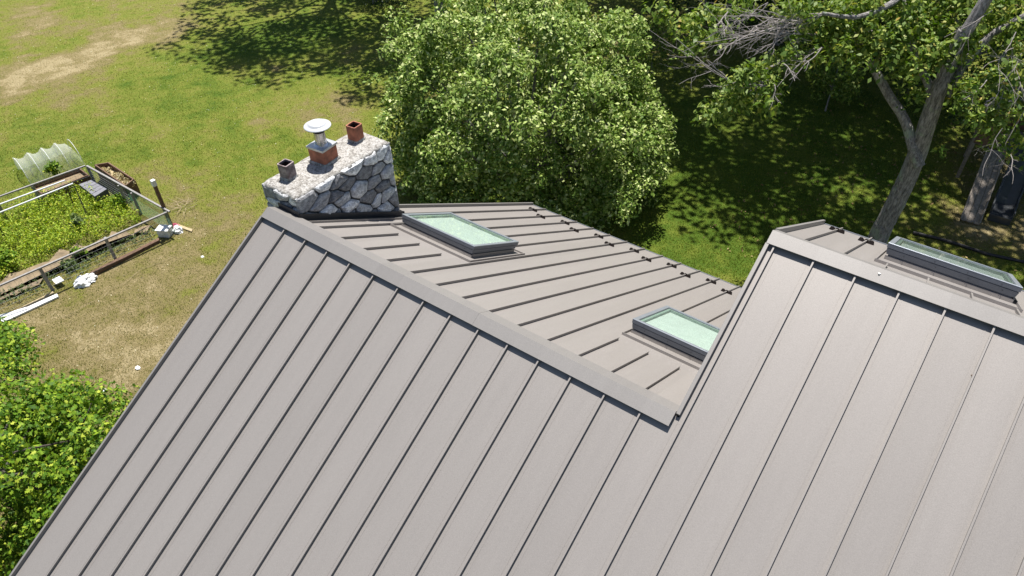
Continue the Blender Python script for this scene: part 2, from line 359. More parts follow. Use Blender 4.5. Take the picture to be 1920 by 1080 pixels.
# ------------------------------------------------------------------ skylights
def skylight(fn, x0, x1, t0, t1, H, lab, lip_t, lipx0, lipx1):
    mb = MB(); c = .035
    for (a, b, s0, s1) in ((x0+c, x1-c, t0+c, t0+c+.03), (x0+c, x1-c, t1-c-.03, t1-c), (x0+c, x0+c+.03, t0+c+.03, t1-c-.03), (x1-c-.03, x1-c, t0+c+.03, t1-c-.03)):
        rbox(mb, fn, a, b, s0, s1, .002, H*.40)
    # lower casing, slightly flared
    def ring(e0, e1, h0, h1, th=.05):
        # outer offset e0 at h0 -> e1 at h1
        o = [[fn(x0-e, t0-e, h), fn(x1+e, t0-e, h), fn(x1+e, t1+e, h), fn(x0-e, t1+e, h)] for e, h in ((e0, h0), (e1, h1))]
        i = [[fn(x0+th, t0+th, h), fn(x1-th, t0+th, h), fn(x1-th, t1-th, h), fn(x0+th, t1-th, h)] for h in (h0, h1)]
        pts = o[0]+o[1]+i[0]+i[1]; fs = []
        for k in range(4):
            j = (k+1) % 4; fs += [(k, j, 4+j, 4+k), (8+j, 8+k, 12+k, 12+j), (4+k, 4+j, 12+j, 12+k), (j, k, 8+k, 8+j)]
        mb.poly(pts, fs)
    ring(-.012, .004, H*.34, H*.66)
    ring(-.004, -.004, H*.66, H*.70)
    ring(.010, .014, H*.70, H*.955)
    fr = mb.build('skylight', M_SKY, house, bevel=.0025); tag(fr, lab)
    # pale top rim
    mb = MB(); ring(.016, .012, H*.955, H, .045); mb.build('rim', M_SKYTOP, fr, bevel=.002)
    mb = MB(); rbox(mb, fn, x0+.045, x1-.045, t0+.045, t1-.045, H*.93, H*.95); mb.build('glass', M_GLASS, fr)
    mb = MB(); rbox(mb, fn, x0+.052, x1-.052, t0+.052, t1-.052, H*.70, H*.72)
    mb.build('blind', M_BLIND, fr)
    mb = MB()
    for (a, b, s0, s1) in ((x0+.052, x1-.052, t0+.051, t0+.075), (x0+.052, x1-.052, t1-.075, t1-.051), (x0+.052, x0+.085, t0+.077, t1-.077), (x1-.085, x1-.052, t0+.077, t1-.077)):
        rbox(mb, fn, a, b, s0, s1, H*.73, H*.9)
    mb.build('light_well', M_WELL, fr)
    mb = MB(); e = .012
    rbox(mb, fn, lipx0, lipx1, lip_t, lip_t+e, .0, .036); rbox(mb, fn, lipx1-e, lipx1, lip_t+e, t1+.10, .0, .036)
    rbox(mb, fn, lipx0, lipx0+e, lip_t+e, t1+.10, .0, .036); rbox(mb, fn, lipx0, lipx1, t1+.10, t1+.10+e, .0, .03)
    rbox(mb, fn, lipx0+e, lipx1-e, lip_t+e, t1+.10, .0, .004)
    rbox(mb, fn, x0+.01, x1-.01, t0+.01, t0+.03, .004, .05)
    rbox(mb, fn, x1-.02, x1-.002, t0+.03, t1-.03, .004, .06)
    mb.build('flashing', M_ROOF, fr)
    # screws along the casing
    for k in range(4):
        x = x0+(x1-x0)*(.12+.25*k)
        for hh in (.82, .50): mb = MB(); mb.tube([fn(x+.03*(hh < .6), t0-.002, H*hh), fn(x+.03*(hh < .6), t0-.0165, H*hh)], .004, 8); mb.build('screw', M_DARK, fr)
    return fr
skylight(farp, .345, 1.765, 4.52*W, 7.52*W, .2, 'left skylight with pale mint glass next to the chimney', 4.02*W, .34-.03, 1.90)
skylight(farp, 4.45, XR2-.05, 4.46*W, 7.55*W, .2, 'middle skylight partly hidden by the higher gable edge', 3.93*W, 4.43, XR2-.02)
skylight(far2p, 6.82, 8.20, 3.62*W, 7.30*W, .205, 'right skylight with dull green glass behind the higher ridge', 2.20*W, 6.77, 8.24)

# ------------------------------------------------------------------ chimney
CX0, CX1, CY0, CY1, CZ = -.80, -.075, .20, 2.08, .235
def clip(poly, a, n):
    out = []
    for i in range(len(poly)):
        p, q = poly[i], poly[(i+1) % len(poly)]; dp = (p-a)@n; dq = (q-a)@n
        if dp <= 0: out.append(p)
        if dp*dq < 0: out.append(p+(q-p)*dp/(dp-dq))
    return out
def stones(mb, w, h, place, cw, ch, rg, keep=None):
    pts = []; ny = max(1, int(round(h/ch)))
    for j in range(ny):
        nx = max(1, int(round(w/cw)))
        for i in range(nx):
            pts.append(((i+.5+.5*(j % 2)+rg.uniform(-.38, .38))*w/nx, (j+.5+rg.uniform(-.36, .36))*h/ny))
    pts = np.array(pts)
    ss = np.array([1.0, cw/ch*.92])
    for i, p in enumerate(pts):
        if keep and not keep(p): continue
        poly = [np.array(q, float) for q in ((-.012, -.01), (w+.012, -.01), (w+.012, h), (-.012, h))]
        th = rg.uniform(-.7, .7); 
        for j, q in enumerate(pts):
            if i == j: continue
            d = (q-p)
            if np.hypot(*(d*ss)) > cw*2.6: continue
            m = (p+q)/2; nn = d*ss*ss; nn /= np.linalg.norm(nn); poly = clip(poly, m, nn)
            if len(poly) < 3: break
        if len(poly) < 3: continue
        c = sum(poly)/len(poly)
        A = abs(sum(poly[k][0]*poly[(k+1) % len(poly)][1]-poly[(k+1) % len(poly)][0]*poly[k][1] for k in range(len(poly))))/2
        if A < .0012: continue
        # chop corners, inset, jitter
        q = []
        for k in range(len(poly)):
            a, b, d = poly[k-1], poly[k], poly[(k+1) % len(poly)]
            e1, e2 = rg.uniform(.03, .15, 2); q += [b+(a-b)*e1, b+(d-b)*e2]
        gap = .014
        dep = rg.uniform(.018, .045)
        rings = []
        for (ins, z) in ((0, 0), (.004, dep*.6), (.018, dep*1.05), (.050, dep*1.45)):
            rr = []
            for v in q:
                dv = c-v; L = np.linalg.norm(dv)+1e-9
                vv = v+dv/L*min(gap+ins, L*.75)+rg.uniform(-.006, .006, 2)
                rr.append((vv[0], vv[1], z+rg.uniform(-.003, .003)))
            rings.append(rr)
        n = len(q); V = [place(*v) for r_ in rings for v in r_]+[place(c[0], c[1], dep*1.6+rg.uniform(-.004, .008))]
        fs = [(k+i2*n, (k+1) % n+i2*n, (k+1) % n+(i2+1)*n, k+(i2+1)*n) for i2 in range(3) for k in range(n)]
        fs += [(3*n+k, 3*n+(k+1) % n, 4*n) for k in range(n)]
        mb.poly(V, fs, 0)
rg = np.random.default_rng(21)
mb = MB()
zt = CZ-.012
hl = 1.75
stones(mb, CY1-CY0, hl, lambda u, v, d: (CX1-.03+d, CY0+u, zt-v), .31, .19, rg)          # long side towards the right
stones(mb, CX1-CX0, 1.0, lambda u, v, d: (CX0+u, CY0+.03-d, zt-v), .25, .16, rg)           # short end at the ridge
stones(mb, CX1-CX0, 6.6, lambda u, v, d: (CX0+u, CY1-.03+d, zt-v), .22, .17, rg)
stones(mb, CY1-CY0, 6.6, lambda u, v, d: (CX0+.03-d, CY0+u, zt-v), .26, .19, rg)
stn = mb.v, mb.f
chim = mb.build('chimney', M_STONE, house); tag(chim, 'grey fieldstone chimney straddling the left end of the ridge')
mb = MB(); mb.box((CX0+.028, CY0+.028, GZ), (CX1-.028, CY1-.028, CZ-.02)); mb.build('mortar', M_MORTAR, chim)
# crown: worn mortar slab with ragged edges
mb = MB(); nx, ny = 20, 46; ids = {}
from mathutils import noise as NZ
for j in range(ny+1):
    for i in range(nx+1):
        u, v = i/nx, j/ny; ed = min(u, 1-u, v*2.5, (1-v)*2.5)
        x = CX0-.005+(CX1-CX0+.005)*u; y = CY0-.005+(CY1-CY0+.01)*v
        nn = NZ.noise(Vector((x*7, y*7, 3)))*.03; n3 = NZ.noise(Vector((x*17, y*17, 9)))*.015
        if i in (0, nx): x += nn+n3
        if j in (0, ny): y += nn+n3
        z = CZ+.028*min(1, ed*5)+NZ.noise(Vector((x*5, y*5, 1)))*.012+NZ.noise(Vector((x*21, y*21, 1)))*.006
        if ed == 0: z -= .02
        mb.v.append((x, y, z))
for j in range(ny):
    for i in range(nx):
        a = j*(nx+1)+i; mb.f.append((a, a+1, a+nx+2, a+nx+1)); mb.m.append(0)
edge = [i for i in range(nx+1)]+[j*(nx+1)+nx for j in range(1, ny+1)]+[ny*(nx+1)+i for i in range(nx-1, -1, -1)]+[j*(nx+1) for j in range(ny-1, 0, -1)]
b0 = len(mb.v)
for e in edge:
    x, y, z = mb.v[e]; mb.v.append((x*.97+.03*(CX0+CX1)/2, y*.985+.015*(CY0+CY1)/2, z-.045+random.uniform(-.012, .012)))
for k in range(len(edge)):
    j = (k+1) % len(edge); mb.f.append((edge[k], edge[j], b0+j, b0+k)); mb.m.append(0)
mb.build('chimney_crown', M_CROWN, chim, smooth=True)
def rrect(hw, r, n=4):
    o = []
    for q, (sx, sy) in enumerate(((1, 1), (-1, 1), (-1, -1), (1, -1))):
        for k in range(n+1):
            a = math.pi/2*(q+k/n); o.append((sx*(hw-r)+r*math.cos(a), sy*(hw-r)+r*math.sin(a)))
    return o
def flue(cx, cy, hw, z0, z1, rz, m, lab, th=.018, tilt=0):
    mb = MB(); o = rrect(hw, .022); i = rrect(hw-th, .016); n = len(o); c, s = math.cos(rz), math.sin(rz)
    T = lambda p, z: (cx+p[0]*c-p[1]*s, cy+p[0]*s+p[1]*c, z)
    rings = [[T(p, z0) for p in o], [T(p, z1-.004) for p in o], [T((p[0]*.985, p[1]*.985), z1) for p in o], [T(p, z1) for p in i], [T(p, z1-.03) for p in i], [T(p, z0+.01) for p in i]]
    pts = [v for r_ in rings for v in r_]
    for a in range(5):
        mb.poly([], []); 
    mb.v += pts
    for a in range(5):
        for k in range(n): mb.f.append((a*n+k, a*n+(k+1) % n, (a+1)*n+(k+1) % n, (a+1)*n+k)); mb.m.append(1 if a == 4 else 0)
    mb.f.append(tuple(range(5*n, 6*n))); mb.m.append(1)
    f = mb.build('flue', [m, M_SOOT], chim); tag(f, lab)
    # mortar fillet
    mb = MB(); rr = rrect(hw*1.02, .03); r3 = [(math.cos(math.pi/4+2*math.pi*k/n)*hw*1.62, math.sin(math.pi/4+2*math.pi*k/n)*hw*1.62) for k in range(n)]
    # align angular order
    V = [T(p, z0+.06) for p in rr]+[T((p[0]*1.16, p[1]*1.16), z0+.035) for p in rr]+[T((p[0]*(.5)+q[0]*.62, p[1]*.5+q[1]*.62), z0+.002) for p, q in zip(rr, [(p[0]/math.hypot(*p)*hw*1.3, p[1]/math.hypot(*p)*hw*1.3) for p in rr])]
    mb.v += V
    for a in range(2):
        for k in range(n): mb.f.append((a*n+k, a*n+(k+1) % n, (a+1)*n+(k+1) % n, (a+1)*n+k)); mb.m.append(0)
    mb.build('mortar_fillet', M_CROWN, chim, smooth=True)
    return f
ZC = CZ+.02
flue(-.545, .50, .088, ZC-.02, ZC+.245, .12, M_STAIN, 'left flue liner stained white and soot black')
flue(-.475, 1.12, .150, ZC-.02, ZC+.255, .10, M_TERRA, 'middle wide terracotta flue liner under the metal cap')
flue(-.505, 1.80, .092, ZC-.02, ZC+.265, .08, M_TERRA, 'right open terracotta flue liner')
mb = MB(); cc = (-.475, 1.12, ZC+.257)
mb.box((-.158, -.158, 0), (.158, .158, .012), 0, .10, cc); mb.box((-.158, -.158, -.02), (-.152, .158, 0), 0, .10, cc); mb.box((.152, -.158, -.02), (.158, .158, 0), 0, .10, cc)
mb.box((-.151, -.158, -.02), (.151, -.152, 0), 0, .10, cc)
cp = mb.build('cap_plate', M_PLATE, chim)
mb = MB(); mb.lathe([(.112, .012), (.105, .02), (.086, .034), (.084, .06), (.080, .062), (.080, .2), (.083, .2), (.083, .215), (.07, .215), (.07, .1)], cc, 40); mb.build('flue_pipe', M_STEEL, chim, smooth=False)
mb = MB()
for k in range(22):
    for sgn in (1, -1):
        a0 = 2*math.pi*k/22; a1 = a0+sgn*2*math.pi/22*1.5
        mb.bar((cc[0]+.079*math.cos(a0), cc[1]+.079*math.sin(a0), cc[2]+.213), (cc[0]+.079*math.cos(a1), cc[1]+.079*math.sin(a1), cc[2]+.312), .0035, .0035)
mb.lathe([(.068, .214), (.068, .315)], cc, 24)
mb.build('spark_screen', M_DARK, chim)
mb = MB(); mb.lathe([(.0, .375), (.05, .372), (.10, .362), (.128, .35), (.132, .334), (.16, .326), (.192, .314), (.196, .304), (.192, .302), (.12, .316), (.0, .326)], cc, 48); mb.build('chimney_cap', M_GALV, chim, smooth=True)
# base flashing of the chimney
mb = MB()
def zf(y, x=0): return -y*math.tan(AL)
def skirt(p, q, hgt, th, out):
    p = np.array(p, float); q = np.array(q, float); o = np.array(out, float)*th
    lo = [np.array([a[0], a[1], zf(a[1])+.002]) for a in (p, q)]; 
    V = [lo[0], lo[1], lo[1]+o*1., lo[0]+o*1.]; V = [np.array([v[0], v[1], zf(v[1])+.002]) for v in V]
    mb.hexa(V+[v+np.array([0, 0, hgt]) for v in V])
e = .028
skirt((CX1+e, CY0-.02, 0), (CX1+e, CY1+.06, 0), .115, .012, (1, 0, 0))
skirt((XL+.01, CY0-e-.012, 0), (CX1+e+.012, CY0-e-.012, 0), .14, .010, (0, 1, 0))
skirt((XL+.01, CY1+e, 0), (CX1+e+.012, CY1+e, 0), .115, .012, (0, 1, 0))
rbox(mb, farp, CX1+e+.012, CX1+e+.11, .56*W, 5.7*W, .003, .012)
mb.build('flashing', M_FLASH, chim)
mb = MB(); rbox(mb, farp, CX1+e+.112, CX1+e+.122, .50*W, 5.72*W, 0, .032); mb.build('pan_hem', M_ROOF, chim)

# ------------------------------------------------------------------ lawn
def lawn():
    nx, ny = 260, 260
    xs = np.linspace(-48, 34, nx); ys = np.linspace(-26, 62, ny)
    X, Y = np.meshgrid(xs, ys)
    rs = np.random.default_rng(3)
    def fb(X, Y, sc, oct=4):
        out = 0; a = 1; 
        for o in range(oct):
            for _ in range(5):
                th = rs.uniform(0, 6.28); ph = rs.uniform(0, 6.28); k = 2*math.pi/sc*rs.uniform(.6, 1.5)
                out = out+a*np.sin(k*(X*math.cos(th)+Y*math.sin(th))+ph)/5
            sc /= 2.1; a *= .62
        return out
    Z = GZ+.05*fb(X, Y, 14, 2)
    d = np.zeros_like(X)+.34+.17*fb(X, Y, 6)+.16*fb(X, Y, 1.7, 3)
    sg = lambda v, w: 1/(1+np.exp(-np.clip(v/w, -30, 30)))
    n1 = fb(X, Y, 3.0, 3)
    xx, yy = X+n1*.6, Y+fb(X, Y, 3.5, 3)*.6
    d += .22*sg(xx+11.0, .8)*sg(3.4-yy, .8)                       # parched ground beside the house
    d += .22*sg(xx+13.5, .8)*sg(5.5-yy, .8)*sg(yy+12, 1)
    d += .48*np.exp(-((xx+24.2+(.03*(yy-5)))/1.5)**4)*sg(12.6-yy, .3)  # straw coloured strip
    d += (.20+.22*n1)*sg(-25.5-xx, 1.0)+.20*np.exp(-((xx+21.7)/1.4)**2)*sg(9-yy, 1.2)
    d -= .38*np.exp(-((xx+19.0)/2.2)**2-((yy-14)/4.5)**2)
    d -= .06*np.exp(-((xx+16.5)/3.2)**2-((yy-5)/4.5)**2)
    d -= .25*np.exp(-((xx-4)/5)**2-((yy-11.5)/1.8)**2)
    d += .62*sg(xx-6.6, .8)*sg(yy-15.2, .5)*sg(23-yy, 2)*(.8+.5*n1)
    d += .35*np.exp(-((xx+12.5)/1.6)**2-((yy-11.2)/1.2)**2)
    d += .35*np.exp(-((xx+5.0)/4)**2-((yy-22)/3)**2)
    d -= .30*sg(X+4.5, .8)*sg(7.0-X, .8)*sg(Y-11, .8)*sg(24-Y, .8)
    d = np.clip(d, 0, 1)
    v = np.stack([X, Y, Z], -1).reshape(-1, 3)
    me = bpy.data.meshes.new('lawn'); idx = np.arange(nx*ny).reshape(ny, nx)
    f = np.stack([idx[:-1, :-1], idx[:-1, 1:], idx[1:, 1:], idx[1:, :-1]], -1).reshape(-1, 4)
    mesh_fill(me, v, f)
    at = me.attributes.new('dry', 'FLOAT', 'POINT'); at.data.foreach_set('value', d.reshape(-1).astype(np.float32))
    m, n, l, b = mat('lawn')
    tc = N(n, 'TexCoord'); a = N(n, 'Attribute', attribute_name='dry')
    n1 = N(n, 'TexNoise', Scale=1.6, Detail=8.0, Roughness=.65, Distortion=.4); n2 = N(n, 'TexNoise', Scale=14.0, Detail=6.0, Roughness=.75); n3 = N(n, 'TexNoise', Scale=45.0, Detail=4.0, Roughness=.8)
    for q in (n1, n2, n3): l.new(tc.outputs['Object'], q.inputs['Vector'])
    m1 = N(n, 'Math', operation='MULTIPLY_ADD'); l.new(n1.outputs[0], m1.inputs[0]); m1.inputs[1].default_value = 1.1; l.new(a.outputs['Fac'], m1.inputs[2])
    m2 = N(n, 'Math', operation='MULTIPLY_ADD'); l.new(n2.outputs[0], m2.inputs[0]); m2.inputs[1].default_value = .9; l.new(m1.outputs[0], m2.inputs[2])
    m3 = N(n, 'Math', operation='SUBTRACT'); l.new(m2.outputs[0], m3.inputs[0]); m3.inputs[1].default_value = 1.0
    rp = ramp(n, l, m3.outputs[0], [(0, (.065, .115, .012)), (.26, (.13, .165, .023)), (.45, (.17, .18, .035)), (.66, (.18, .155, .06)), (.88, (.235, .19, .095)), (1, (.32, .265, .15))])
    r2 = ramp(n, l, n3.outputs[0], [(.3, (.5, .5, .5)), (.5, (1, 1, 1)), (.72, (1.35, 1.35, 1.3))])
    mx = N(n, 'Mix', data_type='RGBA', blend_type='MULTIPLY'); mx.inputs[0].default_value = .8; l.new(rp.outputs[0], mx.inputs[6]); l.new(r2.outputs[0], mx.inputs[7])
    l.new(mx.outputs[2], b.inputs['Base Color']); b.inputs['Roughness'].default_value = .95; b.inputs['Specular IOR Level'].default_value = .15
    bp = N(n, 'Bump', Strength=.7, Distance=.05); l.new(n2.outputs[0], bp.inputs['Height'])
    b2 = N(n, 'Bump', Strength=.8, Distance=.03); l.new(n3.outputs[0], b2.inputs['Height']); l.new(bp.outputs[0], b2.inputs['Normal']); l.new(b2.outputs[0], b.inputs['Normal'])
    o = bpy.data.objects.new('lawn', me); COL.objects.link(o); me.materials.append(m); me.polygons.foreach_set('use_smooth', [True]*len(me.polygons))
    tag(o, kind='structure')
    def at_(x, y):
        i = np.clip(((x-xs[0])/(xs[1]-xs[0])).round().astype(int), 0, nx-1); j = np.clip(((y-ys[0])/(ys[1]-ys[0])).round().astype(int), 0, ny-1)
        return Z[j, i], d[j, i]
    return at_
def mesh_fill(me, v, f):
    nv, nf = len(v), len(f); k = f.shape[1]
    me.vertices.add(nv); me.vertices.foreach_set('co', np.asarray(v, np.float32).reshape(-1))
    me.loops.add(nf*k); me.loops.foreach_set('vertex_index', f.reshape(-1).astype(np.int32))
    me.polygons.add(nf); me.polygons.foreach_set('loop_start', np.arange(0, nf*k, k, dtype=np.int32))
    try: me.polygons.foreach_set('loop_total', np.full(nf, k, np.int32))
    except Exception: pass
    me.update(calc_edges=True); me.validate()
lawn_at = lawn()
# far ground to the horizon
mb = MB(); mb.poly([(-400, -400, GZ-.35), (400, -400, GZ-.35), (400, 400, GZ-.35), (-400, 400, GZ-.35)], [(0, 1, 2, 3)])
tag(mb.build('ground', simple('far_ground', (.09, .12, .03), .95, .3, 1.5)), kind='structure')

def blades(name, pts, hgt, wid, m, lab, cat, lean=.5):
    n = len(pts); a = rng.uniform(0, 2*math.pi, n); h = hgt*rng.uniform(.5, 1.3, n); w = wid*rng.uniform(.6, 1.4, n)
    b = rng.uniform(0, 2*math.pi, n); ln = rng.uniform(0, lean, n)*h
    v = np.zeros((n, 3, 3)); v[:, :, :] = pts[:, None, :]
    v[:, 0, 0] -= np.cos(a)*w/2; v[:, 0, 1] -= np.sin(a)*w/2; v[:, 1, 0] += np.cos(a)*w/2; v[:, 1, 1] += np.sin(a)*w/2
    v[:, 2, 0] += np.cos(b)*ln; v[:, 2, 1] += np.sin(b)*ln; v[:, 2, 2] += h
    me = bpy.data.meshes.new(name); mesh_fill(me, v.reshape(-1, 3), np.arange(n*3).reshape(-1, 3))
    o = bpy.data.objects.new(name, me); COL.objects.link(o); me.materials.append(m); return tag(o, lab, cat, kind='stuff')
M_GRASS = leaf_mat('grass_blade', [(0, (.075, .125, .012)), (.5, (.155, .195, .026)), (.85, (.235, .25, .048)), (1, (.36, .34, .11))], .28, .8)
M_DRY = leaf_mat('dry_blade', [(0, (.11, .14, .03)), (.35, (.19, .175, .06)), (.75, (.25, .205, .10)), (1, (.35, .285, .155))], .35, .9)
def vis(p):
    q = p-CAM; z = q@fw; x = 960+F*(q@RV)/z; y = 540-F*(q@UV)/z
    return (z > 0) & (x > -60) & (x < 1980) & (y > -60) & (y < 1140), x, y
n = 1150000
sx_, sy_ = rng.uniform(-60, 1980, n), rng.uniform(-30, 1110, n)**1.0
dv = fw[None, :]+RV[None, :]*((sx_-960)/F)[:, None]+UV[None, :]*((540-sy_)/F)[:, None]
gp = CAM+dv*((GZ-CAM[2])/dv[:, 2])[:, None]; px, py = gp[:, 0], gp[:, 1]
zz, dd = lawn_at(px, py); g = np.stack([px, py, zz-.004], -1)
ok, sx, sy = vis(g)
ok &= ~((px > XL) & (py < 6.3)) & ~((px > 5.8))| (ok & (py > 7))
g, dd = g[ok], dd[ok]
sel = rng.uniform(0, 1, len(g)) > dd*1.05
blades('grass', g[sel], .040, .017, M_GRASS, 'short green lawn grass around the house', 'grass')
blades('dry_grass', g[~sel], .022, .015, M_DRY, 'straw coloured dry grass in the parched parts of the lawn', 'grass', .9)

# ------------------------------------------------------------------ foliage
def litter(name, n, box, size, m, lab):
    p = np.stack([rng.uniform(box[0], box[1], n), rng.uniform(box[2], box[3], n), np.full(n, GZ)], -1); p[:, 2] = lawn_at(p[:, 0], p[:, 1])[0]+.035
    o = bpy.data.objects.new(name, leaf_mesh(name, p, np.tile([0, 0, 1.], (n, 1)), size)); COL.objects.link(o); o.data.materials.append(m); tag(o, lab, 'ground litter', kind='stuff')

def leaf_mesh(name, c, nrm, size, shape='oval', jit=.8):
    n = len(c); d = rng.normal(size=(n, 3))
    nn = nrm+rng.normal(size=(n, 3))*jit; nn /= np.linalg.norm(nn, axis=1)[:, None]+1e-9
    t = np.cross(nn, d); t /= np.linalg.norm(t, axis=1)[:, None]+1e-9; t[:, 2] -= .35; t /= np.linalg.norm(t, axis=1)[:, None]
    s = np.cross(nn, t); s /= np.linalg.norm(s, axis=1)[:, None]+1e-9
    L = size*rng.uniform(.6, 1.35, n)[:, None]
    if shape == 'oval':
        out = [(-.5, 0, 0), (0.02, .27, .07), (.5, 0, -.06), (.02, -.27, .07)]
    else:                                            # lobed maple-like leaf
        out = [(-.45, 0, 0), (-.22, .38, .02), (-.02, .16, .05), (.16, .46, 0), (.18, .15, .05), (.55, 0, -.08), (.18, -.15, .05), (.16, -.46, 0), (-.02, -.16, .05), (-.22, -.38, .02)]
    v = np.stack([c+t*L*a+s*L*b+nn*L*h for a, b, h in out], 1)
    me = bpy.data.meshes.new(name); k = len(out); mesh_fill(me, v.reshape(-1, 3), np.arange(n*k).reshape(-1, k)); return me
def shell(n, up=True):
    d = rng.normal(size=(n, 3)); d /= np.linalg.norm(d, axis=1)[:, None]; return d
def puffs(centers, radii, per, flat=.7, droop=.25, fill=.35):
    cs = []; ns = []
    for c, r in zip(centers, radii):
        k = max(4, int(per*(r*r))); d = shell(k); rr = r*np.where(rng.uniform(size=k) < fill, rng.uniform(.2, .9, k), rng.uniform(.82, 1.1, k))
        p = d*rr[:, None]; p[:, 2] *= flat; p[:, 2] -= droop*(p[:, 0]**2+p[:, 1]**2)/max(r, .1)
        cs.append(c+p); ns.append(d*.7+np.array([0, 0, .8]))
    return np.concatenate(cs), np.concatenate(ns)
def lumpy(dirs, seed, amp):
    rs = np.random.default_rng(seed); o = np.ones(len(dirs))
    for f, a in ((1.7, 1), (3.1, .7), (5.5, .5), (9, .3)):
        for _ in range(3):
            k = rs.normal(size=3)*f; o = o+amp*a/2*np.sin(dirs@k+rs.uniform(0, 6.28))
    return o
def crown_points(cen, rad, npuff, pr, per, seed, amp=.12, low=-.9, inner=.25, **kw):
    d = shell(npuff*2); d = d[d[:, 2] > low][:npuff]
    q = lumpy(d, seed, amp)*np.where(rng.uniform(size=len(d)) < inner, rng.uniform(.35, .8, len(d)), rng.uniform(.86, 1.03, len(d)))
    c = cen+d*np.array(rad)*q[:, None]
    return puffs(c, rng.uniform(pr[0], pr[1], len(c)), per, **kw)
def limb(mb, a, b, r0_, r1_, n=6, wob=.12, seg=8):
    a = np.array(a, float); b = np.array(b, float); L = np.linalg.norm(b-a); pts = []
    w1, w2 = rng.normal(size=3)*wob*L, rng.normal(size=3)*wob*L*.4
    for i in range(seg+1):
        t = i/seg; pts.append(a+(b-a)*t+w1*t*(1-t)+w2*math.sin(t*9)*t*(1-t))
    mb.tube(pts, [r0_+(r1_-r0_)*i/seg for i in range(seg+1)], n); return pts

litter('clover', 5200, (-30, -2, -2, 22), .035, leaf_mat('clover_flower', [(0, (.45, .45, .25)), (.6, (.55, .52, .35)), (1, (.62, .62, .5))], .1, .8), 'scattered pale clover flowers in the open lawn')
litter('fallen_leaves', 1500, (2, 14, 11, 22), .08, leaf_mat('fallen_leaf', [(0, (.14, .09, .04)), (.6, (.26, .18, .08)), (1, (.36, .3, .15))], .1, .8), 'fallen brown leaves under the forked tree')
L_BUSH = leaf_mat('leaf_bright', [(0, (.065, .13, .015)), (.4, (.16, .25, .04)), (.75, (.31, .40, .10)), (1, (.58, .63, .29))], .16)
L_MAPLE = leaf_mat('leaf_maple', [(0, (.03, .085, .005)), (.5, (.10, .195, .011)), (.85, (.21, .31, .02)), (1, (.38, .43, .05))], .20)
L_OAK = leaf_mat('leaf_mid', [(0, (.06, .12, .016)), (.5, (.14, .215, .035)), (.86, (.26, .33, .075)), (.985, (.34, .36, .08)), (1, (.36, .24, .06))], .28, .5)
L_DARK = leaf_mat('leaf_dark', [(0, (.014, .035, .008)), (.6, (.028, .06, .014)), (1, (.05, .09, .02))], .25, .5)  # wood edge leaves, the shade of their backlit side put into the green

# large rounded shrub-like tree behind the roof
BC = P(984, 198, -3.8); base = (BC[0], BC[1], GZ)
tr = empty('leafy_tree', base, 'wide bright green bushy tree right behind the back eave', 'tree')
mb = MB()
def boughs(cen, rad, nb, seed, br=(.75, 1.15), nsp=15, sr=(.16, .34), amp=.15, low=-.8):
    """boughs on the crown's outside, each carrying leafy sprays on its sunny side"""
    i_ = np.arange(nb*2)+.5; ph = np.arccos(1-2*i_/(nb*2)); th = math.pi*(1+5**.5)*i_
    d = np.stack([np.cos(th)*np.sin(ph), np.sin(th)*np.sin(ph), np.cos(ph)], -1)+rng.normal(size=(nb*2, 3))*.09
    d /= np.linalg.norm(d, axis=1)[:, None]; d = d[d[:, 2] > low]
    q = lumpy(d, seed, amp)*rng.uniform(.68, 1.02, len(d)); bc = cen+d*np.array(rad)*q[:, None]
    C_, R_ = [], []
    for c, dd in zip(bc, d):
        R0 = rng.uniform(*br)
        for _ in range(nsp):
            e = rng.normal(size=3)+dd*.7+np.array([0, 0, .45]); e /= np.linalg.norm(e)
            C_.append(c+e*R0*np.array([1, 1, .72])*rng.uniform(.72, 1.08)); R_.append(rng.uniform(*sr))
    return bc, d, C_, R_
bc, bd, sc_, sr_ = boughs(BC, (3.35, 3.4, 2.55), 58, 11, (.50, .95), 15, (.16, .36), .20)
for c_, d_ in zip(bc[::2], bd[::2]):
    if c_[2] > GZ+.5: limb(mb, (base[0]+d_[0]*.25, base[1]+d_[1]*.25, GZ), c_, .08, .02, 6, .08)
mb.build('trunk', M_BARK, tr)
for a_ in np.linspace(math.radians(150), math.radians(400), 44):     # low skirt branches
    if a_ < 0: break
    e_ = np.array([math.cos(a_), math.sin(a_), 0])*rng.uniform(2.6, 3.5)
    for _ in range(8): sc_.append(np.array([BC[0], BC[1], GZ+rng.uniform(.3, 1.7)])+e_+rng.normal(size=3)*.3); sr_.append(rng.uniform(.2, .36))
for (x_, y_) in ((1190, 330), (1215, 285), (1160, 385), (1235, 262), (1200, 235), (1175, 300), (1150, 350), (1225, 300), (740, 170), (735, 120), (1180, 130), (1165, 60), (765, 40)):
    q_ = P(x_, y_, -4.9 if y_ > 150 else -2.9)
    for _ in range(9): sc_.append(q_+rng.normal(size=3)*.32); sr_.append(rng.uniform(.16, .34))
c, nn = puffs(sc_, sr_, 760, flat=.7, droop=.45, fill=.25)
c3, n3_ = crown_points(BC, (2.5, 2.5, 1.7), 90, (.4, .7), 70, 5, amp=.1, low=-.95, inner=.7, flat=.9, droop=.1, fill=.7)
c = np.concatenate([c, c3]); nn = np.concatenate([nn, n3_])
ok = (c[:, 2] > GZ+.12) & ~((c[:, 1] < 6.75) & (c[:, 2] > -4.6)); c, nn = c[ok], nn[ok]
print('bush leaves', len(c))
link('crown', leaf_mesh('crown', c, nn, .118, 'oval', .5), L_BUSH, tr)

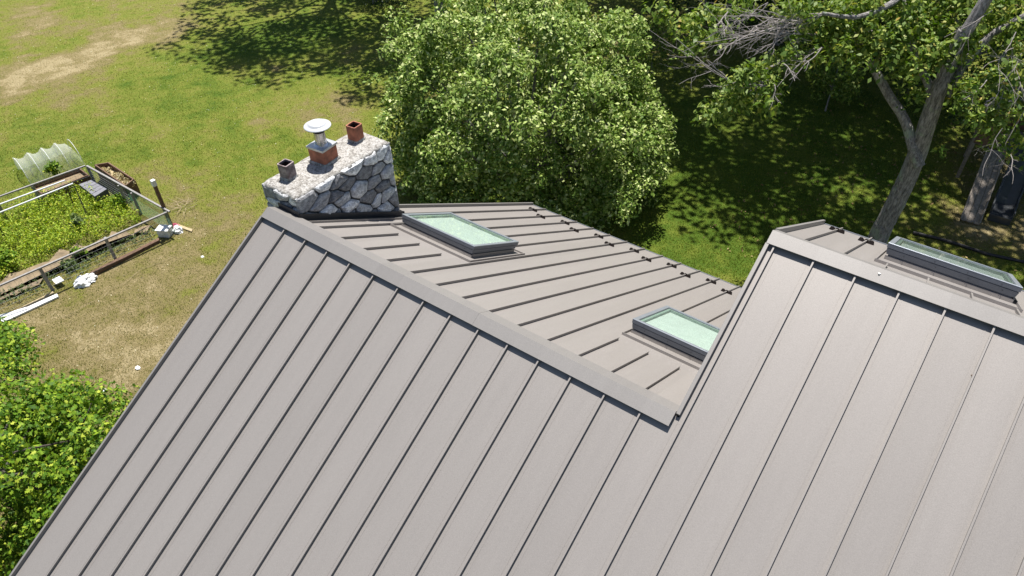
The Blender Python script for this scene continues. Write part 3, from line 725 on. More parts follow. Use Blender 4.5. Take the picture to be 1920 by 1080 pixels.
# young maple at the lower left
MC = P(30, 905, -4.0); tr = empty('maple_tree', (MC[0]-.3, MC[1]-.4, GZ), 'young maple with glossy bright green leaves at the lower left corner', 'tree')
mb = MB(); tt = limb(mb, (MC[0]-.3, MC[1]-.4, GZ), (MC[0]-.1, MC[1]-.1, MC[2]+1.0), .11, .03, 8, .05)
lims = []
for k in range(22):
    a = rng.uniform(0, 6.28); e = np.array([math.cos(a), math.sin(a), rng.uniform(-.15, .5)])
    p = limb(mb, tt[2+k % 6], MC+e*rng.uniform(1.2, 1.95), .03, .008, 5, .12); lims.append(p[-1]); lims.append(p[-3])
mb.build('trunk', M_BARK_YOUNG, tr)
cs = [q for q in lims]+[P(180, 788, -4.4), P(150, 765, -4.2), P(100, 740, -4.0), P(20, 650, -4.1), P(0, 700, -3.9), P(60, 735, -3.8), P(120, 800, -3.9), P(140, 870, -4.5), P(8, 622, -4.5), P(22, 632, -4.4), P(-5, 612, -4.5), P(40, 660, -4.3), P(110, 722, -4.2), P(10, 640, -4.4), P(30, 655, -4.3), P(-10, 625, -4.3), P(20, 690, -4.1), P(45, 700, -4.1), P(5, 720, -3.9), P(150, 745, -4.3), P(80, 750, -4.1), P(-20, 670, -4.1)]
d = shell(95); cs += list(MC+d*np.array([1.75, 1.75, 1.5])*rng.uniform(.6, 1.05, 95)[:, None])
cs += [MC+np.array([rng.normal()*.8, rng.normal()*.8, rng.uniform(-1.9, .4)]) for _ in range(70)]
c, nn = puffs(cs, rng.uniform(.22, .45, len(cs)), 1350, flat=.75, droop=.3, fill=.5)
nx_, x_, y_ = vis(c); link('crown', leaf_mesh('crown', c, nn, .082, 'lobed', .6), L_MAPLE, tr)

# big tree at the right: forked trunk, sparse outer foliage, dead branches
TB = P(1634, 486, GZ); TD = (TB-CAM)@fw
def on_trunk(py):                     # height of the vertical stem seen at photo row py
    for z in np.arange(GZ, 8, .02):
        q = np.array([TB[0], TB[1], z])-CAM
        if 540-F*(q@UV)/(q@fw) <= py: return np.array([TB[0], TB[1], z])
fork = on_trunk(268); mid = on_trunk(200); hi = on_trunk(60)
print('fork', fork, 'hi', hi)
tree = empty('shade_tree', tuple(TB), 'tall grey barked tree with forked trunk and dead branches beside the right roof', 'tree')
mb = MB()
zs = np.linspace(GZ-.1, hi[2], 70); rad = np.interp(zs, [GZ-.1, GZ+.3, GZ+1.2, fork[2], hi[2]], [.40, .27, .225, .20, .13])
mb.tube([(TB[0]+.05*math.sin(z*1.3), TB[1]+.04*math.cos(z*1.7), z) for z in zs], list(rad), 32)
for k_, (x_, y_, z_) in enumerate(mb.v):
    ax_ = np.array([TB[0], TB[1]]); rr_ = np.array([x_, y_])-ax_; an_ = math.atan2(rr_[1], rr_[0])
    g_ = 1+.07*NZ.noise(Vector((math.cos(an_)*1.2, math.sin(an_)*1.2, z_*.9)))+.09*NZ.noise(Vector((math.cos(an_)*6, math.sin(an_)*6, z_*1.6)))+.12*max(0, 1-(z_-GZ)/.6)*math.cos(an_*5)
    mb.v[k_] = (ax_[0]+rr_[0]*g_, ax_[1]+rr_[1]*g_, z_)
dp = lambda q: (np.array(q)-CAM)@fw
D0 = dp(fork)
top = np.array(hi)+np.array([.9, 1.2, 5.5])
limb(mb, hi-np.array([0, 0, .1]), top, .13, .08, 10, .05)
def along(px, dep0, dep1, r0_, r1_, n=10):
    m = len(px); pts = [PD(x, y, dep0+(dep1-dep0)*i/(m-1)) for i, (x, y) in enumerate(px)]
    P2 = []                                       # smooth the polyline a little
    for i in range(m-1):
        for k in range(3): P2.append(pts[i]+(pts[i+1]-pts[i])*k/3)
    P2.append(pts[-1]); P2 = [P2[0]]+[(P2[i-1]+2*P2[i]+P2[i+1])/4 for i in range(1, len(P2)-1)]+[P2[-1]]
    mb.tube(P2, [r0_+(r1_-r0_)*i/(len(P2)-1) for i in range(len(P2))], n); return P2
limbA = along([(1724, 312), (1712, 278), (1703, 240), (1690, 212), (1669, 183), (1650, 148), (1637, 125), (1617, 98), (1600, 62), (1594, 25), (1580, -40)], D0+.05, D0-.3, .125, .075)
limbB = along([(1756, 205), (1742, 160), (1726, 128), (1712, 96), (1700, 55), (1690, -30)], dp(mid)-.1, dp(mid)-.2, .10, .05)
limbC = along([(1700, -30), (1680, 2), (1656, 15), (1630, 26), (1604, 33), (1572, 30), (1541, 25)], dp(mid)-.8, dp(mid)-1.2, .075, .035)
limbD = along([(1772, 180), (1800, 130), (1850, 70), (1900, 40), (1960, 10)], dp(mid), dp(mid)-1.0, .12, .05)
limbE = along([(1640, 60), (1590, 62), (1541, 66), (1500, 64)], D0-.4, D0-.8, .05, .03)
limbF = along([(1640, 60), (1590, 72), (1541, 89), (1490, 106), (1440, 128), (1390, 150), (1365, 175)], D0-.4, D0-1.6, .055, .012)
# high boughs out of frame, shifted right of the trunk to shade the playset
HC = np.array([TB[0]+5.0, TB[1]+2.2, 4.2])
for k in range(12):
    a = 2*math.pi*k/12; limb(mb, top-np.array([0, 0, rng.uniform(0, 4)]), HC+np.array([math.cos(a)*4.4, math.sin(a)*4.4, rng.uniform(-2, 2)]), .09, .02, 6, .08)
mb.build('trunk', M_BARK, tree)
# dead branches: fine bare curved twigs
mb = MB()
def twig(a, b, r, gen=0, wob=.16):
    p = limb(mb, a, b, r, r*.35, 5, wob, 9)
    if gen > 0:
        L = np.linalg.norm(np.array(b)-np.array(a)); d = (np.array(b)-np.array(a))/L
        for _ in range(rng.integers(3, 6)):
            i = rng.integers(2, 7); e = d*rng.uniform(.3, .9)+rng.normal(size=3)*.5+np.array([0, 0, -.12])
            twig(p[i], p[i]+e*L*rng.uniform(.25, .5), r*.5, gen-1, .2)
dd_ = dp(mid)-1.2
dead = [((1541, 25), (1450, 52)), ((1541, 25), (1380, 52)), ((1500, 40), (1345, 30)), ((1541, 28), (1428, 80)), ((1500, 42), (1350, 88)), ((1490, 45), (1385, 20)), ((1450, 52), (1300, 78)),
        ((1480, 62), (1400, 110)), ((1430, 20), (1500, 46)), ((1440, 5), (1375, 40)), ((1420, 55), (1345, 95)), ((1541, 89), (1480, 150)), ((1365, 22), (1340, 48)), ((1500, 64), (1420, 62)), ((1470, 55), (1430, 115)), ((1450, 30), (1400, 70)),
        ((1365, 150), (1268, 72)), ((1365, 150), (1325, 112)), ((1390, 150), (1320, 160)), ((1440, 150), (1400, 175)), ((1452, 158), (1442, 205)), ((1470, 120), (1490, 152)), ((1440, 160), (1385, 158))]
for (a, b) in dead:
    k = rng.uniform(-.6, .4); twig(PD(*a, dd_+k*.3), PD(*b, dd_+k), .013, 2 if rng.uniform() < .8 else 1, .22)
    if rng.uniform() < .5: twig(PD(*a, dd_), PD(b[0]+rng.normal()*28, b[1]+rng.normal()*18, dd_+k), .010, 2, .28)
mb.build('dead_branch', M_DEAD, tree); mb = MB()
for (a, b) in (((1905, 60), (1872, 170)), ((1915, 100), (1868, 205)), ((1880, 240), (1842, 330)), ((1905, 130), (1885, 270)), ((1880, 160), (1850, 200)), ((1850, 150), (1806, 186)), ((1860, 20), (1770, 70)), ((1895, 290), (1898, 345)), ((1900, 90), (1840, 130))):
    twig(PD(*a, dp(mid)-1.4), PD(*b, dp(mid)-1.4+rng.uniform(-.3, .3)), .010, 2, .2)
mb.build('dead_branch', M_DEAD, tree)
cs = []; rr = []
def leafpx(pts, dep, spread, n):
    for _ in range(n):
        a, b = pts[rng.integers(0, len(pts))]; cs.append(PD(a+rng.normal()*spread, b+rng.normal()*spread*.7, dep+rng.uniform(-.9, .7))); rr.append(rng.uniform(.16, .36))
grid = [(x, y) for x in range(1545, 1930, 28) for y in range(-15, 120, 24)]
leafpx(grid, D0-.9, 12, 300)
leafpx([(1700, 150), (1720, 120), (1680, 110), (1730, 170), (1660, 60), (1640, 50), (1600, 60), (1560, 80), (1570, 50), (1740, 60)], D0-.9, 10, 20)
leafpx([(1850, 140), (1880, 170), (1900, 200), (1870, 220), (1850, 190), (1900, 120), (1910, 160), (1835, 210), (1820, 160), (1810, 175), (1870, 150)], D0-1.3, 12, 60)
leafpx([(1775, 280), (1880, 265), (1910, 250), (1845, 235), (1905, 275), (1870, 240), (1808, 178)], D0-1.2, 8, 12)
leafpx([(1450, 105), (1430, 120), (1410, 130), (1390, 145), (1400, 160), (1380, 170), (1360, 185), (1350, 195), (1370, 180), (1395, 190), (1340, 205), (1465, 100), (1480, 95), (1430, 195), (1440, 160), (1420, 140)], D0-1.3, 9, 60)
leafpx([(1290, 35), (1310, 20), (1330, 30), (1300, 50), (1280, 45), (1350, 55), (1320, 60), (1340, 15), (1296, 75), (1250, 25), (1360, 20), (1220, 10), (1400, 5), (1245, 35)], D0-1.2, 7, 34)
leafpx([(1500, 10), (1540, 10), (1560, 20), (1480, 12), (1520, 45)], D0-1.2, 14, 40)
for p in limbF[4:]: cs.append(p+rng.normal(size=3)*.12); rr.append(.25)
c, nn = puffs(cs, rr, 420, flat=.7, droop=.8, fill=.6)
d2 = np.concatenate([HC+shell(130)*np.array([3.4, 4.4, 2.2])*rng.uniform(.3, 1, 130)[:, None]])
c2, n2_ = puffs(d2, rng.uniform(.5, .9, 130), 110, flat=.6, droop=.3, fill=.6)
okz = ~vis(c2)[0]; c2, n2_ = c2[okz], n2_[okz]
k_ = 1
cr = link('crown', leaf_mesh('crown', c, nn, .135, 'oval', .55), L_OAK, tree)
link('crown', leaf_mesh('crown', c2, n2_, .21, 'oval', .8), L_OAK, tree); print('right tree', len(c), len(c2))

# trees of the wood edge
def forest_proto(seed, ht, rad, zc, low, off=(0, 0), ls=.21, npf=150, per=120):
    t = bpy.data.objects.new('woodland_tree', None); COL.objects.link(t)
    mb = MB(); tp = limb(mb, (0, 0, -.2), (.3, .2, ht*.8), .28, .08, 9, .03)
    for k in range(12):
        a = 2*math.pi*k/12+seed; limb(mb, tp[2+k % 5], (off[0]+math.cos(a)*rad*.8, off[1]+math.sin(a)*rad*.8, zc+rng.uniform(-.3, .5)*rad), .07, .015, 5, .08)
    mb.build('trunk', M_BARK, t)
    c, nn = crown_points(np.array([off[0], off[1], zc]), (rad, rad, (ht-zc)), npf, (.5, .9), per, seed, amp=.16, low=low, inner=.3, flat=.75, droop=.2, fill=.5)
    c = c[c[:, 2] > .3]; nn = nn[:len(c)]
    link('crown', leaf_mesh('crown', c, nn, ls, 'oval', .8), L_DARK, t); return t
def inst(src, loc, rz, sc, label, group, first=False, cat='tree'):
    if first: o = src
    else:
        o = src.copy(); COL.objects.link(o)
        for ch in src.children:
            q = ch.copy(); COL.objects.link(q); q.parent = o
    o.location = loc; o.rotation_euler = (0, 0, rz); o.scale = (sc, sc, sc); return tag(o, label, cat, group)
fa = forest_proto(1, 13, 4.2, 7.6, -.75, (0, 0), .24, 170, 125); fb_ = forest_proto(2, 10, 3.8, 4.6, -.98); fc = forest_proto(3, 15, 6.4, 11.3, -.6, (0, -4.2), .31, 240, 74)
G = 'dark trees along the wood edge'
spots = [  # x, y, proto, rz, scale, label
    (-8.4, 27.5, 1, .3, .8, 'dark low tree behind the bushy tree at the top edge'),
    (-4.6, 26.2, 1, 1.9, .85, 'dark low tree right of the bushy crown at the top edge'),
    (-1.0, 25.2, 1, 4.0, .8, 'dark green tree behind the bare dead branches'),
    (2.6, 25.4, 1, 2.2, .8, 'dark tree between the dead branches and the left fork limb'),
    (5.6, 24.0, 1, 5.2, .82, 'dark tree seen through the fork of the grey trunk'),
    (9.4, 25.0, 1, 3.3, .9, 'dark tree right of the grey trunk behind its leaves'),
    (13.4, 24.6, 1, 4.6, .9, 'dark tree behind the playset at the right edge'),
    (-3.6, 26.3, 2, .25, .95, 'high dark woodland tree spreading over the left of the shady lawn'),
    (1.2, 26.2, 2, -.1, 1.0, 'high dark woodland tree spreading over the middle of the shady lawn'),
    (4.6, 27.2, 2, .35, 1.05, 'high dark woodland tree behind the forked tree'),
    (-7.2, 29.6, 2, .1, 1.0, 'high dark woodland tree beyond the bushy tree at the top edge'),
    (-.6, 30.6, 2, -.3, 1.1, 'high dark woodland tree deep in the wood above the dead branches'),
    (8.6, 29.5, 2, .2, 1.05, 'high dark woodland tree deep in the wood at the right'),
]
used = [False]*3
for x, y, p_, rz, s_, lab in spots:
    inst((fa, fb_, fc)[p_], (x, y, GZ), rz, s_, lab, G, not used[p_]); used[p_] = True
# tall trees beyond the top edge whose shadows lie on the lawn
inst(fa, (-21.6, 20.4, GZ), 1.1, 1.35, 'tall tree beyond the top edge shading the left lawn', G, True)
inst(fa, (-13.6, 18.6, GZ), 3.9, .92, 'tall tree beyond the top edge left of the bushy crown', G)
# dark shrub at the top edge
sp = P(700, 8); sh = empty('shrub', tuple(sp), 'dark green shrub cut by the top edge left of the bushy tree', 'shrub')
c, nn = crown_points(sp+np.array([0, .8, .9]), (1.5, 1.3, 1.3), 60, (.3, .5), 420, 8, flat=.8); c_ok = c[:, 2] > GZ+.05
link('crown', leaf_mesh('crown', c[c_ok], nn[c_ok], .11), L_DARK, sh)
mb = MB()
for k in range(6): limb(mb, sp, sp+np.array([rng.uniform(-.8, .8), rng.uniform(.2, 1.2), rng.uniform(.8, 1.7)]), .03, .01, 5)
mb.build('stem', M_BARK, sh)
# lit undergrowth sapling under the wood edge
for (x, y, z, r, lab) in ((1565, 150, -5.3, .8, 'green sapling left of the forked trunk in the shade'), (1230, 75, -5.2, .9, 'dim green sapling right of the bushy tree by the wood')):
    q = P(x, y, z); s_ = empty('sapling', (q[0], q[1], GZ), lab, 'sapling')
    mb = MB(); t_ = limb(mb, (q[0], q[1], GZ), q+np.array([0, 0, .4]), .035, .01, 6)
    for _ in range(7): limb(mb, t_[rng.integers(3, 8)], q+rng.normal(size=3)*.5, .012, .004, 4)
    mb.build('stem', M_BARK, s_)
    c, nn = crown_points(q, (r, r, r*.8), 30, (.2, .35), 700, 4, flat=.7, droop=.5); link('crown', leaf_mesh('crown', c, nn, .12), L_OAK, s_)

# ------------------------------------------------------------------ vegetable garden
RZ = GZ+.78
def post(px, py, h, name='post', w=.06, lab=None): pass
fence = empty('garden_fence', tuple(P(324, 428)), 'low weathered wooden rail fence with wire mesh round the vegetable plot', 'fence')
cR = P(313, 398, RZ); cF = P(-120, 588, RZ); cB = P(163, 311, RZ); cL = P(-80, 397, RZ)
for a, b, lab in ((cF, cR, 'front rail'), (cR+np.array([.04, .06, 0]), cB, 'right side rail'), (cB+np.array([-.05, -.02, 0]), cL, 'back rail')):
    mb = MB(); mb.bar(a, b, .055, .04); tag(mb.build('rail', M_RAIL, fence, bevel=.004), lab)
def fpost(top, w=.06):
    mb = MB(); mb.bar((top[0], top[1], GZ-.1), (top[0], top[1], top[2]-.024), w, w*1.2, 0, (0, 1, 0)); mb.build('post', M_RAIL, fence, bevel=.004)
for q in ((74, 502), (196, 444), (-45, 555), (222, 346), (246, 360), (163, 311), (60, 347), (-10, 372)): fpost(P(*q, RZ))
mb = MB(); q = P(324, 430); mb.bar(q, q+np.array([0, 0, 1.62]), .085, .085, 0, (0, 1, 0)); tp_ = mb.build('corner_post', M_BROWN, fence, bevel=.005)
mb = MB(); mb.box((q[0]-.055, q[1]-.055, GZ+1.5), (q[0]+.055, q[1]+.055, GZ+1.68)); mb.build('post_cap', M_WHITE, tp_, bevel=.005)
def wire(a, b, nam, m, cell=.11, rad=.003, h=.76):
    mb = MB(); a = np.array([a[0], a[1], GZ+.02]); b = np.array([b[0], b[1], GZ+.02]); L = np.linalg.norm(b-a); k = int(L/cell)
    for i in range(k+1): p = a+(b-a)*i/k; mb.bar(p, p+np.array([0, 0, h]), rad, rad, 0, (0, 1, .1))
    for j in range(int(h/cell)+1): mb.bar(a+np.array([0, 0, j*cell]), b+np.array([0, 0, j*cell]), rad, rad)
    mb.build(nam, m, fence)
M_NET = simple('green_net', (.10, .26, .16), .5, .2, 20); M_WIRE = simple('wire', (.35, .37, .38), .4, .2, 30, 0, .6)
wire(cF, cR, 'wire_mesh', M_WIRE, .14, .004); wire(cR, cR+(cB-cR)*.5, 'wire_mesh', M_NET, .06, .005); wire(cR+(cB-cR)*.5, cB, 'wire_mesh', M_WIRE, .1, .005); wire(cB, cL, 'wire_mesh', M_WIRE, .14, .004)
# long white trellis pipes on dark stakes
for k, (a, b, lab) in enumerate((((122, 338), (-60, 405), 'white pipe nearest the back rail of the vegetable plot'), ((137, 344), (-60, 422), 'white pipe nearest the weeds of the vegetable plot'))):
    mb = MB(); mb.tube([P(*a, GZ+.98), P(*b, GZ+.98)], .022, 10); tag(mb.build('trellis_pipe', M_PIPE), lab, 'pipe', 'white trellis pipes over the vegetable plot')
for (a, b, lab) in (((126, 350), (141, 394), 'dark garden stake under the end of the back white pipe'), ((140, 350), (167, 412), 'dark garden stake leaning out under the front white pipe'), ((-12, 410), (14, 451), 'dark garden stake at the left edge of the weeds')):
    mb = MB(); mb.tube([P(*b), P(*a, GZ+.93)], .016, 8); mb.tube([P(*a, GZ+.93), P(*a, GZ+.97)], .024, 8); tag(mb.build('garden_stake', M_DARK), lab, 'stake', 'dark garden stakes')
# raised beds
def rect_px(c4, z): return [P(x, y, z) for x, y in c4]
def planter(c4, zt_, m, name, lab, cat, fill=None):
    t = rect_px(c4, zt_); c0 = sum(t)/4; o = empty(name, (c0[0], c0[1], GZ), lab, cat)
    for k in range(4):
        a, b = t[k], t[(k+1) % 4]
        mb = MB(); z = GZ-.02
        while z < zt_-.02:
            mb.bar((a[0], a[1], z+.07), (b[0], b[1], z+.07), .035, .132); z += .14
        mb.build('side_board', m, o)
        mb = MB(); mb.bar((a[0], a[1], GZ), (a[0], a[1], zt_+.02), .06, .06, 0, (0, 1, 0)); mb.build('corner_stake', m, o)
    mb = MB(); tt2 = [c0+(q-c0)*.97 for q in t]; mb.poly([(q[0], q[1], zt_-.08) for q in tt2]+[(q[0], q[1], GZ) for q in tt2], [(0, 1, 2, 3), (0, 4, 5, 1), (1, 5, 6, 2), (2, 6, 7, 3), (3, 7, 4, 0)])
    mb.build('soil', fill or M_BROWN, o); return o, t
M_SOIL = simple('soil', (.20, .15, .09), .95, .4, 8, .5)
pb, t1_ = planter([(180, 313), (205, 309), (252, 340), (237, 352)], GZ+.45, M_BROWN, 'raised_bed', 'raised wooden bed full of dry plants outside the right rail', 'raised bed', M_STRAW)
pb2, t2_ = planter([(60, 350), (150, 318), (166, 330), (80, 365)], GZ+.35, M_BROWN, 'raised_bed', 'raised brown board bed under the white row cover', 'raised bed', M_SOIL)
cb = sum(t1_)/4; cs = [t1_[0]+(t1_[1]-t1_[0])*rng.uniform(.15, .85)+(t1_[3]-t1_[0])*rng.uniform(.08, .92)+np.array([0, 0, -.02]) for _ in range(26)]
c, nn = puffs(cs, [.11]*26, 2600, flat=.8, droop=.2, fill=.6); link('dry_plants', leaf_mesh('dry_plants', c, nn, .07), leaf_mat('leaf_straw', [(0, (.20, .15, .06)), (.6, (.42, .36, .18)), (1, (.55, .52, .38))], .3, .8), pb)
# grey box in the plot corner
t = rect_px([(148, 346), (172, 337), (202, 354), (178, 369)], GZ+.42); c0 = sum(t)/4
bx = empty('storage_box', (c0[0], c0[1], GZ), 'dark grey lidded box inside the corner of the vegetable plot', 'box')
mb = MB(); mb.hexa([(q[0]*.96+c0[0]*.04, q[1]*.96+c0[1]*.04, GZ) for q in t]+[(q[0]*.96+c0[0]*.04, q[1]*.96+c0[1]*.04, GZ+.39) for q in t]); mb.build('body', M_GREYBOX, bx, bevel=.01)
mb = MB()
for k in range(5):
    f0, f1 = k/5+.01, (k+1)/5-.01
    a0, a1 = t[0]+(t[3]-t[0])*f0, t[0]+(t[3]-t[0])*f1; b0_, b1_ = t[1]+(t[2]-t[1])*f0, t[1]+(t[2]-t[1])*f1
    mb.hexa([(*q[:2], GZ+.392) for q in (a0, b0_, b1_, a1)]+[(*q[:2], GZ+.43) for q in (a0, b0_, b1_, a1)])
mb.build('lid', simple('lid_grey', (.17, .17, .19), .5, .15, 8), bx, bevel=.004)
# row cover tunnel of white netting on hoops
a = P(58, 347); b = P(160, 309); rc = empty('row_cover', tuple((a+b)/2), 'white netting tunnel on hoops behind the plot back rail', 'row cover')
ax = (b-a); L = np.linalg.norm(ax); ax /= L; sd = np.array([-ax[1], ax[0], 0]); sd = sd if sd@fw > 0 else -sd
nu, nv = 60, 16; v = []
hoops = 5
for i in range(nu+1):
    s_ = i/nu; sag = abs(math.sin(math.pi*s_*(hoops-1)))
    H = .66-.13*sag; wd_ = .62-.06*sag; fl = max(0, s_-.9)*8 if s_ > .9 else 0; H *= (1-fl*.9)
    for j in range(nv+1):
        an = math.pi*j/nv; p = a+ax*(L*s_)+sd*(.62+wd_*-math.cos(an))+np.array([0, 0, .02+H*math.sin(an)**.8])
        p = p+np.array([rng.normal(), rng.normal(), rng.normal()])*.008; v.append(tuple(p))
mb = MB(); mb.v = v
for i in range(nu):
    for j in range(nv): q = i*(nv+1)+j; mb.f.append((q, q+1, q+nv+2, q+nv+1)); mb.m.append(0)
m, n_, l_, b_ = mat('white_net'); trn = N(n_, 'BsdfTransparent'); mxs = N(n_, 'MixShader'); mxs.inputs[0].default_value = .24
b_.inputs['Base Color'].default_value = (.86, .88, .87, 1); b_.inputs['Roughness'].default_value = .8
tl = N(n_, 'BsdfTranslucent'); tl.inputs[0].default_value = (.86, .88, .87, 1); mm = N(n_, 'MixShader'); l_.new(b_.outputs[0], mm.inputs[1]); l_.new(tl.outputs[0], mm.inputs[2])
l_.new(trn.outputs[0], mxs.inputs[1]); l_.new(mm.outputs[0], mxs.inputs[2]); l_.new(mxs.outputs[0], n_['Material Output'].inputs[0])
mb.build('netting', m, rc, smooth=True)
for i in range(hoops):
    s_ = i/(hoops-1)*.98+.01; mb = MB()
    mb.tube([a+ax*(L*s_)+sd*(.62-.60*math.cos(math.pi*j/12))+np.array([0, 0, .02+.63*math.sin(math.pi*j/12)**.8]) for j in range(13)], .008, 6); mb.build('hoop', M_PIPE, rc)
# weeds
def inplot(n, poly, shrink=0):
    P4 = [q[:2] for q in poly]; out = []
    lo = np.min(P4, 0); hi_ = np.max(P4, 0); pt = rng.uniform(lo, hi_, (n, 2)); ins = np.zeros(n, bool)
    for k in range(len(P4)):
        (x1, y1), (x2, y2) = P4[k], P4[(k+1) % len(P4)]
        c_ = ((y1 > pt[:, 1]) != (y2 > pt[:, 1])) & (pt[:, 0] < (x2-x1)*(pt[:, 1]-y1)/(y2-y1+1e-12)+x1); ins ^= c_
    return pt[ins]
plot = [P(*q) for q in ((-60, 470), (-20, 425), (60, 378), (150, 358), (215, 378), (255, 402), (270, 418), (180, 450), (120, 470), (60, 500), (-60, 560))]
pts = inplot(2500, plot); h = .08+.30*rng.uniform(0, 1, len(pts))**1.5
cen = np.stack([pts[:, 0], pts[:, 1], GZ+h], -1)
c, nn = puffs(cen, rng.uniform(.07, .19, len(cen)), 620, flat=1.3, droop=0, fill=.8)
L_WEED = leaf_mat('leaf_weed', [(0, (.15, .24, .02)), (.5, (.27, .38, .035)), (.85, (.40, .49, .06)), (1, (.60, .58, .08))], .3, .6)
c[:, 2] = np.maximum(c[:, 2], GZ+.02)
o = bpy.data.objects.new('weeds', leaf_mesh('weeds', c, nn, .06)); COL.objects.link(o); o.data.materials.append(L_WEED); tag(o, 'dense yellow green weeds filling the vegetable plot', 'weeds', kind='stuff')
strip = [P(*q) for q in ((-60, 570), (-60, 590), (40, 568), (110, 535), (220, 480), (300, 440), (285, 430), (170, 484), (60, 535))]
pts = inplot(650, strip); cen = np.stack([pts[:, 0], pts[:, 1], np.full(len(pts), GZ+.1)], -1); c, nn = puffs(cen, rng.uniform(.05, .12, len(cen)), 700, flat=1.1, droop=0, fill=.8); c[:, 2] = np.maximum(c[:, 2], GZ+.01)
o = bpy.data.objects.new('weeds', leaf_mesh('weeds', c, nn, .055)); COL.objects.link(o); o.data.materials.append(L_GW := leaf_mat('leaf_grey_green', [(0, (.06, .10, .03)), (.6, (.12, .17, .06)), (1, (.22, .26, .12))], .3, .7)); tag(o, 'grey green weeds along the inside of the front fence rail', 'weeds', kind='stuff')
soilp = []
_sp = [(-40, 588), (60, 537), (180, 474), (290, 428), (215, 443), (120, 476), (-40, 548)]
for k_ in range(7):
    a_, b_2 = _sp[k_], _sp[(k_+1) % 7]
    for t_ in np.linspace(0, 1, 9)[:-1]: soilp.append(P(a_[0]+(b_2[0]-a_[0])*t_+rng.normal()*3.5, a_[1]+(b_2[1]-a_[1])*t_+rng.normal()*4))
soilp = [q for q in soilp]
mb = MB(); mb.poly([(q[0], q[1], GZ+.075) for q in soilp], [tuple(range(len(soilp)))])
tag(mb.build('soil_path', simple('tan_soil', (.19, .145, .09), .95, .35, 6, .5)), kind='structure')
for k, (x, y, r, hh, lab) in enumerate(((152, 430, .24, .45, 'blue green leafy plant in the middle of the weeds'), (228, 388, .30, .35, 'broad leafy plant beside the grey box in the plot corner'), (110, 335, .25, .55, 'bushy vegetable plant by the ends of the white pipes'), (20, 500, .3, .4, 'dark green vegetable plant near the left edge of the plot'), (135, 500, .22, .22, 'small green plant beside the bare soil by the front rail'), (150, 480, .2, .3, 'small green plant at the edge of the weeds and bare soil'))):
    q = P(x, y); s_ = empty('vegetable_plant', tuple(q), lab, 'plant', 'vegetable plants in the plot'); mb = MB()
    for _ in range(5): mb.tube([q, q+np.array([rng.uniform(-r, r)*.6, rng.uniform(-r, r)*.6, hh])], .008, 5)
    mb.build('stem', L_WEED, s_)
    c, nn = puffs([q+np.array([rng.uniform(-r, r)*.6, rng.uniform(-r, r)*.6, hh*rng.uniform(.5, 1)]) for _ in range(6)], [r*.6]*6, 2600, flat=.8, droop=.5, fill=.6); c[:, 2] = np.maximum(c[:, 2], GZ+.01)
    link('foliage', leaf_mesh('foliage', c, nn, .10), L_GW if k in (0, 4) else L_MAPLE, s_)
# odds and ends round the plot
def slab(name, c4, z0, z1, m, lab, cat, group=None, bev=.006):
    a_ = rect_px(c4, z0+.0); mb = MB(); mb.hexa([(*q[:2], z0) for q in a_]+[(*q[:2], z1) for q in a_]); o = mb.build(name, m, None, bevel=bev); return tag(o, lab, cat, group)
slab('landscape_timber', [(172, 516), (300, 452), (302, 456), (174, 521)], GZ-.02, GZ+.10, M_BROWN, 'dark timber edging laid along the foot of the front fence', 'timber')
slab('board', [(2, 601), (108, 553), (111, 558), (4, 608)], GZ+.0, GZ+.05, M_WHITE, 'white painted board lying outermost below the garden fence', 'board', 'boards lying by the fence')
slab('board', [(4, 596), (100, 548), (103, 551), (7, 600)], GZ+.0, GZ+.04, M_STRAW, 'pale board lying closest to the garden fence', 'board', 'boards lying by the fence')
slab('board', [(0, 592), (50, 577), (52, 580), (2, 597)], GZ+.052, GZ+.08, M_WHITE, 'short white board lying on top of the other boards', 'board', 'boards lying by the fence')
slab('tile', [(98, 526), (112, 519), (121, 527), (106, 534)], GZ+.12, GZ+.15, M_WHITE, 'square white tile lying in the weeds inside the front rail', 'tile')
slab('stick', [(330, 420), (362, 432), (360, 436), (328, 424)], GZ+.01, GZ+.05, M_STRAW, 'straw coloured stick lying beside the tall corner post', 'stick')
tb = P(312, 441); tw = empty('tub', tuple(tb), 'white plastic tub tipped against the corner post', 'tub')
mb = MB(); mb.box((-.17, -.13, .0), (.17, .13, .24), 0, .5, tb); ob = mb.build('body', M_WHITE, tw, bevel=.03)
mb = MB(); mb.box((-.19, -.15, .24), (.19, .15, .265), 0, .5, tb); mb.build('lid', M_WHITE, tw, bevel=.01)
def blob(name, c_, r, m, lab, cat, seed):
    bm = bmesh.new(); bmesh.ops.create_icosphere(bm, subdivisions=4, radius=1)
    for v_ in bm.verts:
        k = 1+.35*NZ.noise(v_.co*2.1+Vector((seed, 0, 0)))+.2*NZ.noise(v_.co*5.5+Vector((0, seed, 0))); v_.co = Vector((v_.co.x*r[0]*k, v_.co.y*r[1]*k, max(-.0, v_.co.z)*r[2]*k))
    me = bpy.data.meshes.new(name); bm.to_mesh(me); bm.free(); o = link(name, me, m); o.location = c_; return tag(o, lab, cat)
blob('sack', tuple(P(161, 528)), (.22, .28, .18), M_WHITE, 'crumpled white sack on the grass outside the front fence', 'sack', 1)
blob('bag', tuple(P(334, 434)), (.16, .14, .16), M_WHITE, 'small white bag at the foot of the tall corner post', 'bag', 5)
blob('bag', tuple(P(330, 428)), (.10, .10, .17), M_PINK, 'pink bag crumpled at the foot of the tall corner post', 'bag', 8)
blob('stone', tuple(P(258, 690)), (.07, .05, .03), M_WHITE, 'flat pale stone in a bare patch beside the roof edge', 'stone', 3)
blob('stone', tuple(P(197, 732)), (.05, .04, .03), M_WHITE, 'little white stone near the maple on the dry lawn', 'stone', 6)
